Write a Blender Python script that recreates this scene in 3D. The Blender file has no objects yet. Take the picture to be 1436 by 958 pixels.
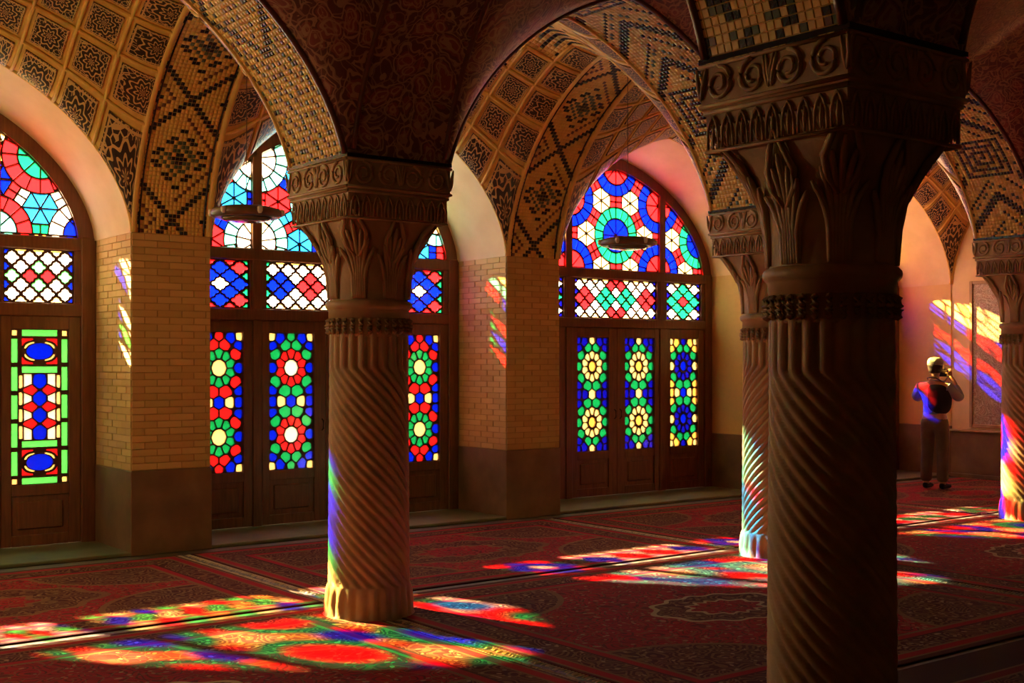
import bpy, math, random
import numpy as np
from mathutils import Vector, Matrix
random.seed(7)
rng = np.random.RandomState(7)
S = bpy.context.scene
COL = S.collection
PI = math.pi

# ------------------------------------------------------------------ camera, world, sun, exposure
L = 4.19            # column spacing along the window wall (x axis); y axis points to the window wall
PW = 0.372          # half width of piers and arches
YW = 3.45           # face of the window wall piers
YG = 4.40           # plane of the glazing
YR2 = -3.926        # second row of columns
YBACK = -8.1
TEND = 12.21        # end wall
YAW = 0.9157
cam = bpy.data.cameras.new('camera'); camo = bpy.data.objects.new('camera', cam); COL.objects.link(camo)
camo.location = (-4.472, -7.438, 1.75)
camo.rotation_euler = (PI / 2, 0, YAW - PI / 2)
cam.sensor_width = 36.0; cam.lens = 1755.5 / 1436 * 36; cam.shift_y = 25.5 / 1436
cam.clip_start = 0.05
S.camera = camo

world = bpy.data.worlds.new('sky'); S.world = world; world.use_nodes = True
bg = world.node_tree.nodes['Background']
bg.inputs[0].default_value = (1.0, 0.89, 0.68, 1); bg.inputs[1].default_value = 15.0
sun = bpy.data.lights.new('sun', 'SUN'); suno = bpy.data.objects.new('sun', sun); COL.objects.link(suno)
sun.energy = 190.0; sun.angle = math.radians(1.1); sun.color = (1.0, 0.83, 0.58)
SUNV = Vector((0.33, -1.0, -0.68))
suno.rotation_euler = SUNV.to_track_quat('-Z', 'Y').to_euler(); suno.location = (0, 12, 9)
for k in range(-2, 3):       # sampling portals for the sky in the window openings (they give off no light)
    pl = bpy.data.lights.new('window_portal', 'AREA'); pl.shape = 'RECTANGLE'; pl.size = 3.5; pl.size_y = 4.5
    pl.cycles.is_portal = True
    po = bpy.data.objects.new('window_portal', pl); COL.objects.link(po)
    po.location = ((k + .5) * L, YG + .25, 2.25); po.rotation_euler = (-PI / 2, 0, 0)
vs = S.view_settings
vs.view_transform = 'Standard'; vs.look = 'None'; vs.gamma = 1; vs.use_curve_mapping = False; vs.exposure = 0.0
cy = S.cycles
cy.use_denoising = True
cy.max_bounces = 8; cy.diffuse_bounces = 5; cy.transparent_max_bounces = 16
cy.sample_clamp_indirect = 6.0; cy.caustics_reflective = False; cy.caustics_refractive = False

# ------------------------------------------------------------------ materials
class NT:
    def __init__(s, name):
        s.m = bpy.data.materials.new(name); s.m.use_nodes = True
        s.t = s.m.node_tree; s.t.nodes.clear(); s.out = s.t.nodes.new('ShaderNodeOutputMaterial')
    def n(s, typ, **kw):
        nd = s.t.nodes.new(typ)
        for k, v in kw.items(): setattr(nd, k, v)
        return nd
    def put(s, sock, v):
        if isinstance(v, bpy.types.NodeSocket): s.t.links.new(v, sock)
        elif isinstance(v, (tuple, list)) and len(v) == 3 and sock.type == 'RGBA': sock.default_value = (*v, 1)
        else: sock.default_value = v
    def math(s, op, a, b=0.0, c=0.0):
        nd = s.n('ShaderNodeMath', operation=op)
        s.put(nd.inputs[0], a); s.put(nd.inputs[1], b); s.put(nd.inputs[2], c)
        return nd.outputs[0]
    def mix(s, f, a, b, typ='MIX'):
        nd = s.n('ShaderNodeMix', data_type='RGBA', blend_type=typ)
        s.put(nd.inputs[0], f); s.put(nd.inputs[6], a); s.put(nd.inputs[7], b)
        return nd.outputs[2]
    def ramp(s, f, stops, interp='LINEAR'):
        nd = s.n('ShaderNodeValToRGB'); cr = nd.color_ramp; cr.interpolation = interp
        while len(cr.elements) < len(stops): cr.elements.new(0.5)
        for e, (p, c) in zip(cr.elements, stops): e.position = p; e.color = (*c, 1)
        s.put(nd.inputs[0], f); return nd.outputs[0]
    def coord(s, which='Object'): return s.n('ShaderNodeTexCoord').outputs[which]
    def noise(s, scale, detail=4, vec=None, rough=.55, out=0):
        nd = s.n('ShaderNodeTexNoise'); nd.inputs['Scale'].default_value = scale
        nd.inputs['Detail'].default_value = detail; nd.inputs['Roughness'].default_value = rough
        if vec is not None: s.put(nd.inputs['Vector'], vec)
        return nd.outputs[out]
    def voro(s, scale, vec=None, feature='F1', out='Distance', rand=1.0):
        nd = s.n('ShaderNodeTexVoronoi', feature=feature); nd.inputs['Scale'].default_value = scale
        nd.inputs['Randomness'].default_value = rand
        if vec is not None: s.put(nd.inputs['Vector'], vec)
        return nd.outputs[out]
    def bump(s, h, strength=.3, dist=.01):
        nd = s.n('ShaderNodeBump'); nd.inputs['Strength'].default_value = strength; nd.inputs['Distance'].default_value = dist
        s.put(nd.inputs['Height'], h); return nd.outputs[0]
    def bsdf(s, col, rough=.6, normal=None, spec=.5, coat=0.0, metal=0.0):
        b = s.n('ShaderNodeBsdfPrincipled'); s.put(b.inputs['Base Color'], col); s.put(b.inputs['Roughness'], rough)
        b.inputs['Specular IOR Level'].default_value = spec; b.inputs['Metallic'].default_value = metal
        b.inputs['Coat Weight'].default_value = coat
        if normal is not None: s.put(b.inputs['Normal'], normal)
        s.t.links.new(b.outputs[0], s.out.inputs[0]); return s.m

def mottled(name, c1, c2, scale=6, rough=.7, spec=.4, bump=.25, fine=60, bd=.006):
    t = NT(name); p = t.coord()
    n1 = t.noise(scale, 5, p); n2 = t.noise(fine, 3, p)
    col = t.ramp(n1, [(.3, c1), (.7, c2)])
    return t.bsdf(col, rough, t.bump(t.math('ADD', n2, t.math('MULTIPLY', n1, .6)), bump, bd), spec)

def random_tint(name, c1, c2, rough=.6, spec=.4, scale=25, bump=.25):
    t = NT(name); p = t.coord()
    info = t.n('ShaderNodeObjectInfo')
    n1 = t.noise(scale, 4, p)
    f = t.math('ADD', t.math('MULTIPLY', info.outputs['Random'], .7), t.math('MULTIPLY', n1, .45))
    col = t.ramp(f, [(.1, c1), (.95, c2)])
    return t.bsdf(col, rough, t.bump(n1, bump, .004), spec)

MAT = {}
MAT['stone'] = mottled('carved_stone', (.34, .215, .10), (.50, .34, .17), 5, .55, .45, .25, 45)
MAT['stone_dark'] = mottled('dado_stone', (.15, .085, .04), (.25, .15, .07), 3, .55, .4, .2, 30)
MAT['plaster'] = mottled('warm_plaster', (.70, .50, .24), (.82, .62, .33), 2.5, .7, .3, .2, 40)
MAT['mortar'] = mottled('mortar', (.40, .25, .08), (.52, .34, .13), 9, .85, .2, .3, 70)
MAT['brick'] = random_tint('buff_brick', (.54, .34, .11), (.70, .47, .18), .75, .25, 18)
MAT['sill'] = mottled('green_grey_stone', (.11, .11, .045), (.18, .17, .075), 4, .45, .5, .15, 40)
MAT['floor'] = mottled('floor_stone', (.07, .05, .03), (.12, .09, .055), 3, .6, .4, .1, 30)
MAT['facade'] = mottled('courtyard_plaster', (.19, .165, .13), (.25, .215, .17), .8, .85, .2, .1, 12)
MAT['marble'] = mottled('pale_paving', (.74, .68, .56), (.84, .78, .66), .8, .7, .3, .05, 12)
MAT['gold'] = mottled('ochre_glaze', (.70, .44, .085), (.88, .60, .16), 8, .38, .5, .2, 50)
MAT['goldrib'] = mottled('ochre_rib', (.68, .43, .09), (.86, .58, .16), 8, .45, .5, .2, 50)
MAT['grout'] = mottled('tile_grout', (.56, .36, .10), (.70, .48, .16), 9, .8, .2, .2, 60)
MAT['black'] = mottled('black_glaze', (.008, .008, .012), (.02, .016, .02), 12, .25, .5, .1, 60)
MAT['green'] = mottled('green_glaze', (.05, .085, .045), (.09, .13, .06), 12, .28, .5, .1, 60)
MAT['brown'] = mottled('red_brown_glaze', (.10, .035, .018), (.17, .06, .03), 12, .3, .5, .1, 60)
MAT['blue'] = mottled('blue_glaze', (.02, .03, .08), (.04, .05, .14), 12, .28, .5, .1, 60)

def wood_mat(name, c1, c2, rough=.35):
    t = NT(name); p = t.coord()
    mp = t.n('ShaderNodeMapping'); t.put(mp.inputs[0], p); mp.inputs['Scale'].default_value = (14, 14, 1.2)
    n1 = t.noise(3.0, 6, mp.outputs[0]); n2 = t.noise(1.3, 2, p)
    col = t.ramp(t.math('ADD', t.math('MULTIPLY', n1, .8), t.math('MULTIPLY', n2, .2)), [(.3, c1), (.7, c2)])
    return t.bsdf(col, rough, t.bump(n1, .2, .004), .5)
MAT['wood'] = wood_mat('stained_wood', (.10, .034, .012), (.22, .085, .03))
MAT['lead'] = wood_mat('lattice_wood', (.05, .016, .008), (.10, .035, .015), .5)

def glass(name, c, diff=.14):
    t = NT(name)
    p = t.coord(); n1 = t.noise(9, 3, p)
    sc = t.math('ADD', .86, t.math('MULTIPLY', n1, .28))
    cc = t.mix(1.0, c, t.ramp(sc, [(0, (0, 0, 0)), (1, (1, 1, 1))]), 'MULTIPLY')
    tr = t.n('ShaderNodeBsdfTransparent'); t.put(tr.inputs[0], cc)
    tl = t.n('ShaderNodeBsdfTranslucent'); t.put(tl.inputs[0], c)
    gl = t.n('ShaderNodeBsdfGlossy'); gl.inputs['Roughness'].default_value = .12
    m1 = t.n('ShaderNodeMixShader'); m1.inputs[0].default_value = diff
    t.t.links.new(tr.outputs[0], m1.inputs[1]); t.t.links.new(tl.outputs[0], m1.inputs[2])
    m2 = t.n('ShaderNodeMixShader'); m2.inputs[0].default_value = .03
    t.t.links.new(m1.outputs[0], m2.inputs[1]); t.t.links.new(gl.outputs[0], m2.inputs[2])
    t.t.links.new(m2.outputs[0], t.out.inputs[0]); return t.m
GL = {k: glass('glass_' + k, v) for k, v in {
    'red': (.86, .09, .11), 'blue': (.025, .08, .86), 'green': (.06, .50, .29), 'lime': (.27, .84, .36),
    'cyan': (.10, .50, .97), 'aqua': (.34, .80, .80), 'white': (.97, .95, .90), 'cream': (.98, .86, .55),
    'navy': (.05, .05, .66), 'amber': (.97, .68, .30)}.items()}

def rosette_mat(name, seedv):
    t = NT(name); uv = t.n('ShaderNodeUVMap').outputs[0]
    sp = t.n('ShaderNodeSeparateXYZ'); t.put(sp.inputs[0], uv)
    x = t.math('SUBTRACT', sp.outputs[0], .5); y = t.math('SUBTRACT', sp.outputs[1], .5)
    r = t.math('SQRT', t.math('ADD', t.math('MULTIPLY', x, x), t.math('MULTIPLY', y, y)))
    a = t.math('ARCTAN2', y, x)
    pet = t.math('MULTIPLY', t.math('COSINE', t.math('MULTIPLY', a, 8.0)), .045)
    f = t.math('SINE', t.math('MULTIPLY', t.math('ADD', r, pet), 40.0 + seedv))
    rim = t.math('MAXIMUM', t.math('ABSOLUTE', x), t.math('ABSOLUTE', y))
    vv = t.n('ShaderNodeMapping'); t.put(vv.inputs[0], uv); vv.inputs['Location'].default_value = (seedv, 0, 0)
    fl = t.voro(9, vv.outputs[0], 'DISTANCE_TO_EDGE')
    inner = t.math('LESS_THAN', r, .40)
    lines = t.math('MULTIPLY', inner, t.math('GREATER_THAN', f, .55))
    outer = t.math('MULTIPLY', t.math('SUBTRACT', 1.0, inner), t.math('LESS_THAN', fl, .07))
    edge = t.math('MULTIPLY', t.math('GREATER_THAN', rim, .455), t.math('LESS_THAN', rim, .482))
    k = t.math('MINIMUM', t.math('ADD', t.math('ADD', lines, outer), edge), 1.0)
    dark = t.mix(t.math('LESS_THAN', r, .12), (.028, .016, .010), (.075, .028, .012))
    col = t.mix(k, dark, (.66, .43, .17))
    return t.bsdf(col, .35, t.bump(k, .4, .004), .5)
ROS = [rosette_mat('rosette_tile_%d' % i, i * 3.7) for i in range(3)]

def floral_mat(name, base, mid, light, scale=7):
    t = NT(name); p = t.coord()
    wn = t.noise(2.2, 3, p, out=1)
    v = t.n('ShaderNodeVectorMath', operation='MULTIPLY_ADD')
    t.put(v.inputs[0], wn); v.inputs[1].default_value = (.5, .5, .5); t.put(v.inputs[2], p)
    d = t.voro(scale, v.outputs[0]); e = t.voro(scale * 2.1, v.outputs[0], 'DISTANCE_TO_EDGE')
    ring = t.math('GREATER_THAN', t.math('SINE', t.math('MULTIPLY', d, 26.0)), .62)
    curl = t.math('LESS_THAN', e, .06)
    col = t.mix(ring, t.mix(t.math('GREATER_THAN', d, .42), mid, base), light)
    col = t.mix(t.math('MULTIPLY', curl, .6), col, light)
    return t.bsdf(col, .35, t.bump(ring, .15, .003), .5)
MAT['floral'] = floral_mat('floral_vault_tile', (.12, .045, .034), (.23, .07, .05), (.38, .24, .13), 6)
MAT['wall_tile'] = floral_mat('floral_wall_tile', (.30, .20, .13), (.40, .20, .13), (.55, .44, .30), 9)

def rug_mat(name, hx, hy, field, dark, tan, cream, med=(.9, .55)):
    t = NT(name); p = t.coord(); sp = t.n('ShaderNodeSeparateXYZ'); t.put(sp.inputs[0], p)
    X, Y = sp.outputs[0], sp.outputs[1]
    ax = t.math('ABSOLUTE', X); ay = t.math('ABSOLUTE', Y)
    d = t.math('MINIMUM', t.math('SUBTRACT', hx, ax), t.math('SUBTRACT', hy, ay))
    wn = t.noise(3.0, 2, p, out=1)
    v = t.n('ShaderNodeVectorMath', operation='MULTIPLY_ADD')
    t.put(v.inputs[0], wn); v.inputs[1].default_value = (.25, .25, 0); t.put(v.inputs[2], p)
    f1 = t.voro(6.5, v.outputs[0]); f2 = t.voro(15, v.outputs[0]); e2 = t.voro(9, v.outputs[0], 'DISTANCE_TO_EDGE')
    # field with scrolling flowers
    flower = t.math('GREATER_THAN', t.math('SINE', t.math('MULTIPLY', f1, 30.0)), .55)
    vine = t.math('LESS_THAN', e2, .035)
    spot = t.math('LESS_THAN', f2, .22)
    fld = t.mix(t.math('MULTIPLY', flower, .75), field, dark)
    fld = t.mix(t.math('MULTIPLY', vine, .55), fld, tan)
    fld = t.mix(t.math('MULTIPLY', spot, .5), fld, cream)
    bor = t.mix(t.math('MULTIPLY', t.math('GREATER_THAN', t.math('SINE', t.math('MULTIPLY', f1, 34.0)), .2), .8), dark, tan)
    bor = t.mix(t.math('MULTIPLY', spot, .6), bor, cream)
    # medallion
    e = t.math('SQRT', t.math('ADD', t.math('POWER', t.math('DIVIDE', ax, med[0]), 2.0), t.math('POWER', t.math('DIVIDE', ay, med[1]), 2.0)))
    e = t.math('ADD', e, t.math('MULTIPLY', t.math('SINE', t.math('MULTIPLY', t.math('ARCTAN2', Y, X), 12.0)), .05))
    # corner pieces
    ce = t.math('SQRT', t.math('ADD', t.math('POWER', t.math('DIVIDE', t.math('SUBTRACT', hx - .45, ax), .95), 2.0),
                               t.math('POWER', t.math('DIVIDE', t.math('SUBTRACT', hy - .45, ay), .75), 2.0)))
    def band(val, lo, hi): return t.math('MULTIPLY', t.math('GREATER_THAN', val, lo), t.math('LESS_THAN', val, hi))
    col = fld
    col = t.mix(t.math('LESS_THAN', ce, 1.0), col, bor)
    col = t.mix(band(ce, 1.0, 1.05), col, tan)
    col = t.mix(t.math('LESS_THAN', e, 1.0), col, bor)
    col = t.mix(band(e, .92, 1.0), col, tan if med[0] > .8 else cream)
    col = t.mix(band(e, .45, .52), col, tan if med[0] > .8 else cream)
    col = t.mix(t.math('LESS_THAN', e, .45), col, fld)
    col = t.mix(t.math('LESS_THAN', d, .46), col, bor)
    for lo, hi, c in ((.43, .46, tan), (.37, .43, field), (.35, .37, dark), (.13, .15, tan), (.06, .13, field), (.04, .06, tan), (-1, .04, dark)):
        col = t.mix(band(d, lo, hi), col, c)
    pile = t.noise(220, 2, p); big = t.noise(1.6, 3, p)
    col = t.mix(t.math('MULTIPLY', t.math('SUBTRACT', big, .35), .8), col, dark)
    return t.bsdf(col, .95, t.bump(t.math('ADD', pile, t.math('MULTIPLY', flower, .3)), .5, .006), .1)

# ------------------------------------------------------------------ mesh helpers
def mk(name, verts, faces, mats, parent=None, smooth=False, mi=None, uv=None, loc=None):
    me = bpy.data.meshes.new(name)
    me.from_pydata([tuple(map(float, v)) for v in verts], [], faces)
    if not isinstance(mats, (list, tuple)): mats = [mats]
    for m in mats: me.materials.append(MAT[m] if isinstance(m, str) else m)
    if mi is not None: me.polygons.foreach_set('material_index', list(map(int, mi)))
    if smooth: me.polygons.foreach_set('use_smooth', [True] * len(me.polygons))
    if uv is not None:
        ul = me.uv_layers.new(name='UVMap')
        for lp in me.loops: ul.data[lp.index].uv = uv[lp.vertex_index]
    me.update()
    o = bpy.data.objects.new(name, me); COL.objects.link(o)
    if parent is not None: o.parent = parent
    if loc is not None: o.location = loc
    return o

def inst(name, me, parent=None, loc=(0, 0, 0), rot=(0, 0, 0), scale=(1, 1, 1)):
    o = bpy.data.objects.new(name, me); COL.objects.link(o)
    o.parent = parent; o.location = loc; o.rotation_euler = rot; o.scale = scale
    return o

def empty(name, loc=(0, 0, 0), rz=0, label=None, cat=None, group=None, kind=None):
    o = bpy.data.objects.new(name, None); COL.objects.link(o); o.location = loc; o.rotation_euler = (0, 0, rz)
    o.empty_display_size = .2
    return tag(o, label, cat, group, kind)

def tag(o, label=None, cat=None, group=None, kind=None):
    if label: o['label'] = label
    if cat: o['category'] = cat
    if group: o['group'] = group
    if kind: o['kind'] = kind
    return o

def copy_tree(o, parent=None):
    c = o.copy(); COL.objects.link(c); c.parent = parent
    for ch in list(o.children): copy_tree(ch, c)
    return c

class B:
    """collects boxes, tubes and lofts into one mesh"""
    def __init__(s): s.v = []; s.f = []; s.m = []
    def add(s, v, f, m=0):
        o = len(s.v); s.v += [tuple(x) for x in v]; s.f += [tuple(i + o for i in q) for q in f]; s.m += [m] * len(f)
    def box(s, x0, x1, y0, y1, z0, z1, m=0, bev=0.0):
        if bev <= 0:
            v = [(x, y, z) for z in (z0, z1) for y in (y0, y1) for x in (x0, x1)]
            s.add(v, [(0, 2, 3, 1), (4, 5, 7, 6), (0, 1, 5, 4), (2, 6, 7, 3), (0, 4, 6, 2), (1, 3, 7, 5)], m); return s
        b = bev; v = []
        for (zz, ins) in ((z0, b), (z0 + b, 0), (z1 - b, 0), (z1, b)):
            xa, xb, ya, yb = x0 + ins, x1 - ins, y0 + ins, y1 - ins
            c = b if ins == 0 else b * .5
            v += [(xa + c, ya, zz), (xb - c, ya, zz), (xb, ya + c, zz), (xb, yb - c, zz), (xb - c, yb, zz), (xa + c, yb, zz), (xa, yb - c, zz), (xa, ya + c, zz)]
        f = [tuple(range(7, -1, -1)), tuple(range(24, 32))]
        for r in range(3):
            for k in range(8): f.append((r * 8 + k, r * 8 + (k + 1) % 8, r * 8 + 8 + (k + 1) % 8, r * 8 + 8 + k))
        s.add(v, f, m); return s
    def tube(s, pts, r, n=6, m=0, closed=False, flat=None):
        pts = [Vector(p) for p in pts]; N = len(pts)
        rs = r if isinstance(r, (list, tuple)) else [r] * N
        v = []; up = Vector((0, 0, 1)) if flat is None else Vector(flat)
        for i, p in enumerate(pts):
            a = pts[(i - 1) % N] if (closed or i > 0) else p; b = pts[(i + 1) % N] if (closed or i < N - 1) else p
            d = (b - a)
            if d.length < 1e-9: d = Vector((0, 0, 1))
            d.normalize()
            x = d.cross(up)
            if x.length < 1e-3: x = d.cross(Vector((.3, 1, .2)))
            x.normalize(); y = x.cross(d).normalized()
            for k in range(n):
                an = 2 * PI * (k + .5) / n
                v.append(p + (x * math.cos(an) + y * math.sin(an)) * rs[i])
        f = []
        R = N if closed else N - 1
        for i in range(R):
            for k in range(n):
                a, b = i * n + k, i * n + (k + 1) % n; j = ((i + 1) % N) * n
                f.append((a, j + k, j + (k + 1) % n, b))
        if not closed: f += [tuple(range(n)), tuple(range(N * n - 1, (N - 1) * n - 1, -1))]
        s.add(v, f, m); return s
    def lathe(s, prof, n=32, cx=0, cy=0, m=0):
        v = []; f = []
        for (r, z) in prof:
            for k in range(n): a = 2 * PI * k / n; v.append((cx + r * math.cos(a), cy + r * math.sin(a), z))
        for i in range(len(prof) - 1):
            for k in range(n): f.append((i * n + k, i * n + (k + 1) % n, (i + 1) * n + (k + 1) % n, (i + 1) * n + k))
        f += [tuple(range(n - 1, -1, -1)), tuple(range((len(prof) - 1) * n, len(prof) * n))]
        s.add(v, f, m); return s
    def build(s, name, mats, parent=None, smooth=False, loc=None):
        return mk(name, s.v, s.f, mats, parent, smooth, s.m, loc=loc)

def bx(name, x0, x1, y0, y1, z0, z1, mat, parent=None, bev=0.0):
    return B().box(x0, x1, y0, y1, z0, z1, 0, bev).build(name, mat, parent)

def grid_mesh(P):      # P: (a,b,3) array -> verts, faces
    a, b = P.shape[:2]
    f = [(i * b + j, i * b + j + 1, (i + 1) * b + j + 1, (i + 1) * b + j) for i in range(a - 1) for j in range(b - 1)]
    return P.reshape(-1, 3), f

def cells_mesh(name, C0, N, mats, mi, parent, h=.005):
    """C0: (k,4,3) corners, N: (k,3) outward; raised tile pieces joined into one mesh"""
    k = len(C0)
    top = C0 + N[:, None, :] * h
    ctr = top.mean(1, keepdims=True); top = ctr + (top - ctr) * .93
    V = np.concatenate([C0, top], 1).reshape(-1, 3)
    base = np.arange(k) * 8
    q = np.array([[4, 5, 6, 7], [0, 1, 5, 4], [1, 2, 6, 5], [2, 3, 7, 6], [3, 0, 4, 7]])
    F = (base[:, None, None] + q[None]).reshape(-1, 4)
    me = bpy.data.meshes.new(name)
    me.vertices.add(len(V)); me.vertices.foreach_set('co', V.astype(np.float32).ravel())
    me.loops.add(F.size); me.loops.foreach_set('vertex_index', F.astype(np.int32).ravel())
    me.polygons.add(len(F)); me.polygons.foreach_set('loop_start', np.arange(len(F), dtype=np.int32) * 4)
    me.polygons.foreach_set('material_index', np.repeat(np.array(mi, dtype=np.int32), 5))
    for m in mats: me.materials.append(MAT[m])
    me.update(calc_edges=True); me.validate()
    o = bpy.data.objects.new(name, me); COL.objects.link(o); o.parent = parent; o['kind'] = 'stuff'
    return o

# ------------------------------------------------------------------ arch shapes
def g(q):
    q = np.clip(np.abs(q), 0, 1)
    return (np.maximum(1 - q ** (1.35 + .3 * q), 0)) ** .6
ZS = 2.885                                   # springing of the arches
T = L / 2 - PW                               # half span along x
def z_long(x): return ZS + 1.66 * g(x / T)
def z_wall(x): return ZS + 1.56 * g(x / T)
AISLE = (PW, YW); NAVE = (YR2 + PW, -PW); BACK = (YBACK, YR2 - PW)
def z_tr(y, rowr):
    c = (rowr[0] + rowr[1]) / 2; hw = (rowr[1] - rowr[0]) / 2
    return ZS + 1.90 * g((y - c) / hw)
def vault_z(x, y, rowr, far):
    s = (y - rowr[0]) / (rowr[1] - rowr[0]); c = (rowr[0] + rowr[1]) / 2; hw = (rowr[1] - rowr[0]) / 2
    a = (z_long(x) * (1 - s) + far(x) * s) - ZS; b = z_tr(y, rowr) - ZS; p = 2.7
    return ZS + (np.maximum(a, 1e-4) ** p + np.maximum(b, 1e-4) ** p) ** (1 / p)
def vault_p(x, y, rowr, far):
    return np.stack([x, y, vault_z(x, y, rowr, far)], -1)
def vault_n(x, y, rowr, far, e=.004):
    c = (rowr[0] + rowr[1]) / 2; hw = (rowr[1] - rowr[0]) / 2
    xx = np.clip(x, -T + .012, T - .012); yy = np.clip(y, c - hw + .012, c + hw - .012)
    dx = (vault_z(xx + e, yy, rowr, far) - vault_z(xx - e, yy, rowr, far)) / (2 * e)
    dy = (vault_z(xx, yy + e, rowr, far) - vault_z(xx, yy - e, rowr, far)) / (2 * e)
    n = np.stack([dx, dy, -np.ones_like(dx)], -1)
    return n / np.linalg.norm(n, axis=-1, keepdims=True)
QS = np.sin(np.linspace(0, PI / 2, 26)); QQ = np.concatenate([-QS[::-1], QS[1:]])   # dense near the springing

# tile patterns on a grid of cells (i along, j across): 0 ochre 1 black 2 green 3 brown
def pat_lozenge(i, j, W=20, P=30):
    u = np.abs(j - (W - 1) / 2); v = np.abs(((i + P // 2) % P) - P // 2)
    d = np.floor(u + v).astype(int)
    r = np.zeros_like(i)
    r[(d == 14) | (d == 15)] = 1
    r[((d == 10) | (d == 19)) & ((i + j) % 2 == 0)] = 3
    r[((d == 6) | (d == 7)) & (i % 3 != 0)] = 1
    r[(d <= 4) & ((i + 2 * j) % 3 != 0)] = 2
    r[d <= 1] = 1
    r[(d >= 22) & (d % 3 != 0)] = 1
    return r
def pat_steps(i, j, W=20, P=22):
    k = (i + np.where((j // 10) % 2 == 0, j % 10, 9 - j % 10)) % 14
    r = np.zeros_like(i)
    r[(k <= 2)] = 1
    r[((k == 6) | (k == 9)) & ((i + j) % 2 == 0)] = 1
    r[(k == 11) & (j % 3 != 0)] = 2
    c = np.maximum(np.abs((i % 42) - 21), np.abs(j - (W - 1) / 2)); r[(c < 8)] = 0
    r[(c < 8) & (np.floor(c) % 2 == 0)] = 1; r[(c < 6) & ((i * 3 + j * 5) % 4 == 1)] = 3
    return r
def pat_squares(i, j, W=18, P=22):
    r = np.zeros_like(i); h = (i * 7 + j * 13 + (i * j) % 5) % 11
    w = (np.floor(i / 2) + j) % 6
    r[(h < 2)] = 1; r[(h == 5) | (h == 7)] = 2; r[(h == 9)] = 3; r[(w == 0) | (w == 1)] = 0; r[(w == 3) & (h > 6)] = 1
    return r
def pat_dense(i, j, W=20, P=0):
    r = np.zeros_like(i)
    r[((i + j) % 4 == 0) & ((i - j) % 3 != 0)] = 3
    r[((i - j) % 6 == 0) & (i % 2 == 0)] = 1
    r[((i + 2 * j) % 11 == 0)] = 2
    c = np.abs((i % 40) - 20) + np.abs(j - (W - 1) / 2); r[(c > 9) & (c < 11)] = 1; r[(c <= 9) & (i % 2 == 1)] = 0
    return r
def pat_dots(i, j, W=0, P=0):
    r = np.zeros_like(i)
    r[(i % 4 == 0) & (j % 4 == 0)] = 1
    r[(i % 4 == 2) & (j % 4 == 2)] = 2
    u = np.abs((i % 24) - 12); v = np.abs((j % 20) - 10); d = u + v
    r[(d <= 5) & (i % 2 == 0)] = 1; r[d == 7] = 0
    return r

def soffit(parent, half, zf, along, fixed0, fixed1, centre, pattern, cell=.042, tiles=None, base='grout'):
    """arch underside: along='x' or 'y', spans centre±half, width fixed0..fixed1"""
    q = QQ * half; z = zf(q)
    P = np.zeros((len(q), 2, 3))
    for m, w in enumerate((fixed0, fixed1)):
        P[:, m, 0 if along == 'x' else 1] = q + centre; P[:, m, 1 if along == 'x' else 0] = w; P[:, m, 2] = z
    v, f = grid_mesh(P)
    o = mk('arch_soffit', v, f, base, parent, True)
    if pattern is None: return o
    fine = np.sin(np.linspace(-PI / 2, PI / 2, 1201)) * half; fz = zf(fine)
    s = np.concatenate([[0], np.cumsum(np.hypot(np.diff(fine), np.diff(fz)))])
    n = int(s[-1] / cell); W = int(round((fixed1 - fixed0) / cell)); cw = (fixed1 - fixed0) / W
    sc = np.linspace(0, s[-1], n + 1); xc = np.interp(sc, s, fine); zc = np.interp(sc, s, fz)
    I, J = np.meshgrid(np.arange(n), np.arange(W), indexing='ij'); I = I.ravel(); J = J.ravel()
    gp = .06
    x0 = xc[I] + (xc[I + 1] - xc[I]) * gp; x1 = xc[I + 1] - (xc[I + 1] - xc[I]) * gp
    z0 = zc[I] + (zc[I + 1] - zc[I]) * gp; z1 = zc[I + 1] - (zc[I + 1] - zc[I]) * gp
    w0 = fixed0 + (J + gp) * cw; w1 = fixed0 + (J + 1 - gp) * cw
    tx = x1 - x0; tz = z1 - z0; ln = np.hypot(tx, tz) + 1e-9
    nx, nz = tz / ln, -tx / ln
    def pt(a, w, zz): 
        r = np.zeros((len(a), 3)); r[:, 0 if along == 'x' else 1] = a + centre; r[:, 1 if along == 'x' else 0] = w; r[:, 2] = zz; return r
    C = np.stack([pt(x0, w0, z0), pt(x0, w1, z0), pt(x1, w1, z1), pt(x1, w0, z1)], 1)
    if along == 'x': C = C[:, ::-1]
    N = pt(nx, np.zeros(len(nx)), nz); N[:, 0 if along == 'x' else 1] -= centre
    pi_ = pattern(I, J, W)
    keep = np.ones(len(I), bool)
    if tiles is not None:             # the large near tiles as pieces of their own
        pick = tiles(I, J, n, W); keep = ~pick
        for a in np.where(pick)[0]:
            c0 = C[a]; top = c0 + N[a] * .006; ct = top.mean(0); top = ct + (top - ct) * .93; org = c0.mean(0)
            V = np.concatenate([c0, top]) - org
            mk('tile', V, [(4, 5, 6, 7), (0, 1, 5, 4), (1, 2, 6, 5), (2, 3, 7, 6), (3, 0, 4, 7)], ('gold', 'black', 'green', 'brown')[pi_[a]], o, loc=org)
    cells_mesh('mosaic_tiles', C[keep], N[keep], ('gold', 'black', 'green', 'brown'), pi_[keep], o)
    return o

def rib(parent, half, zf, along, w, centre, r=.022, mat='goldrib', name='rib', dz=-.004, zmin=None):
    q = QQ * half; z = zf(q) + dz
    if zmin: q, z = q[z > zmin], z[z > zmin]
    pts = [((a + centre, w, zz) if along == 'x' else (w, a + centre, zz)) for a, zz in zip(q, z)]
    b = B(); b.tube(pts, r, 6, flat=(0, 1, 0) if along == 'x' else (1, 0, 0)); return b.build(name, mat, parent, True)

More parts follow.
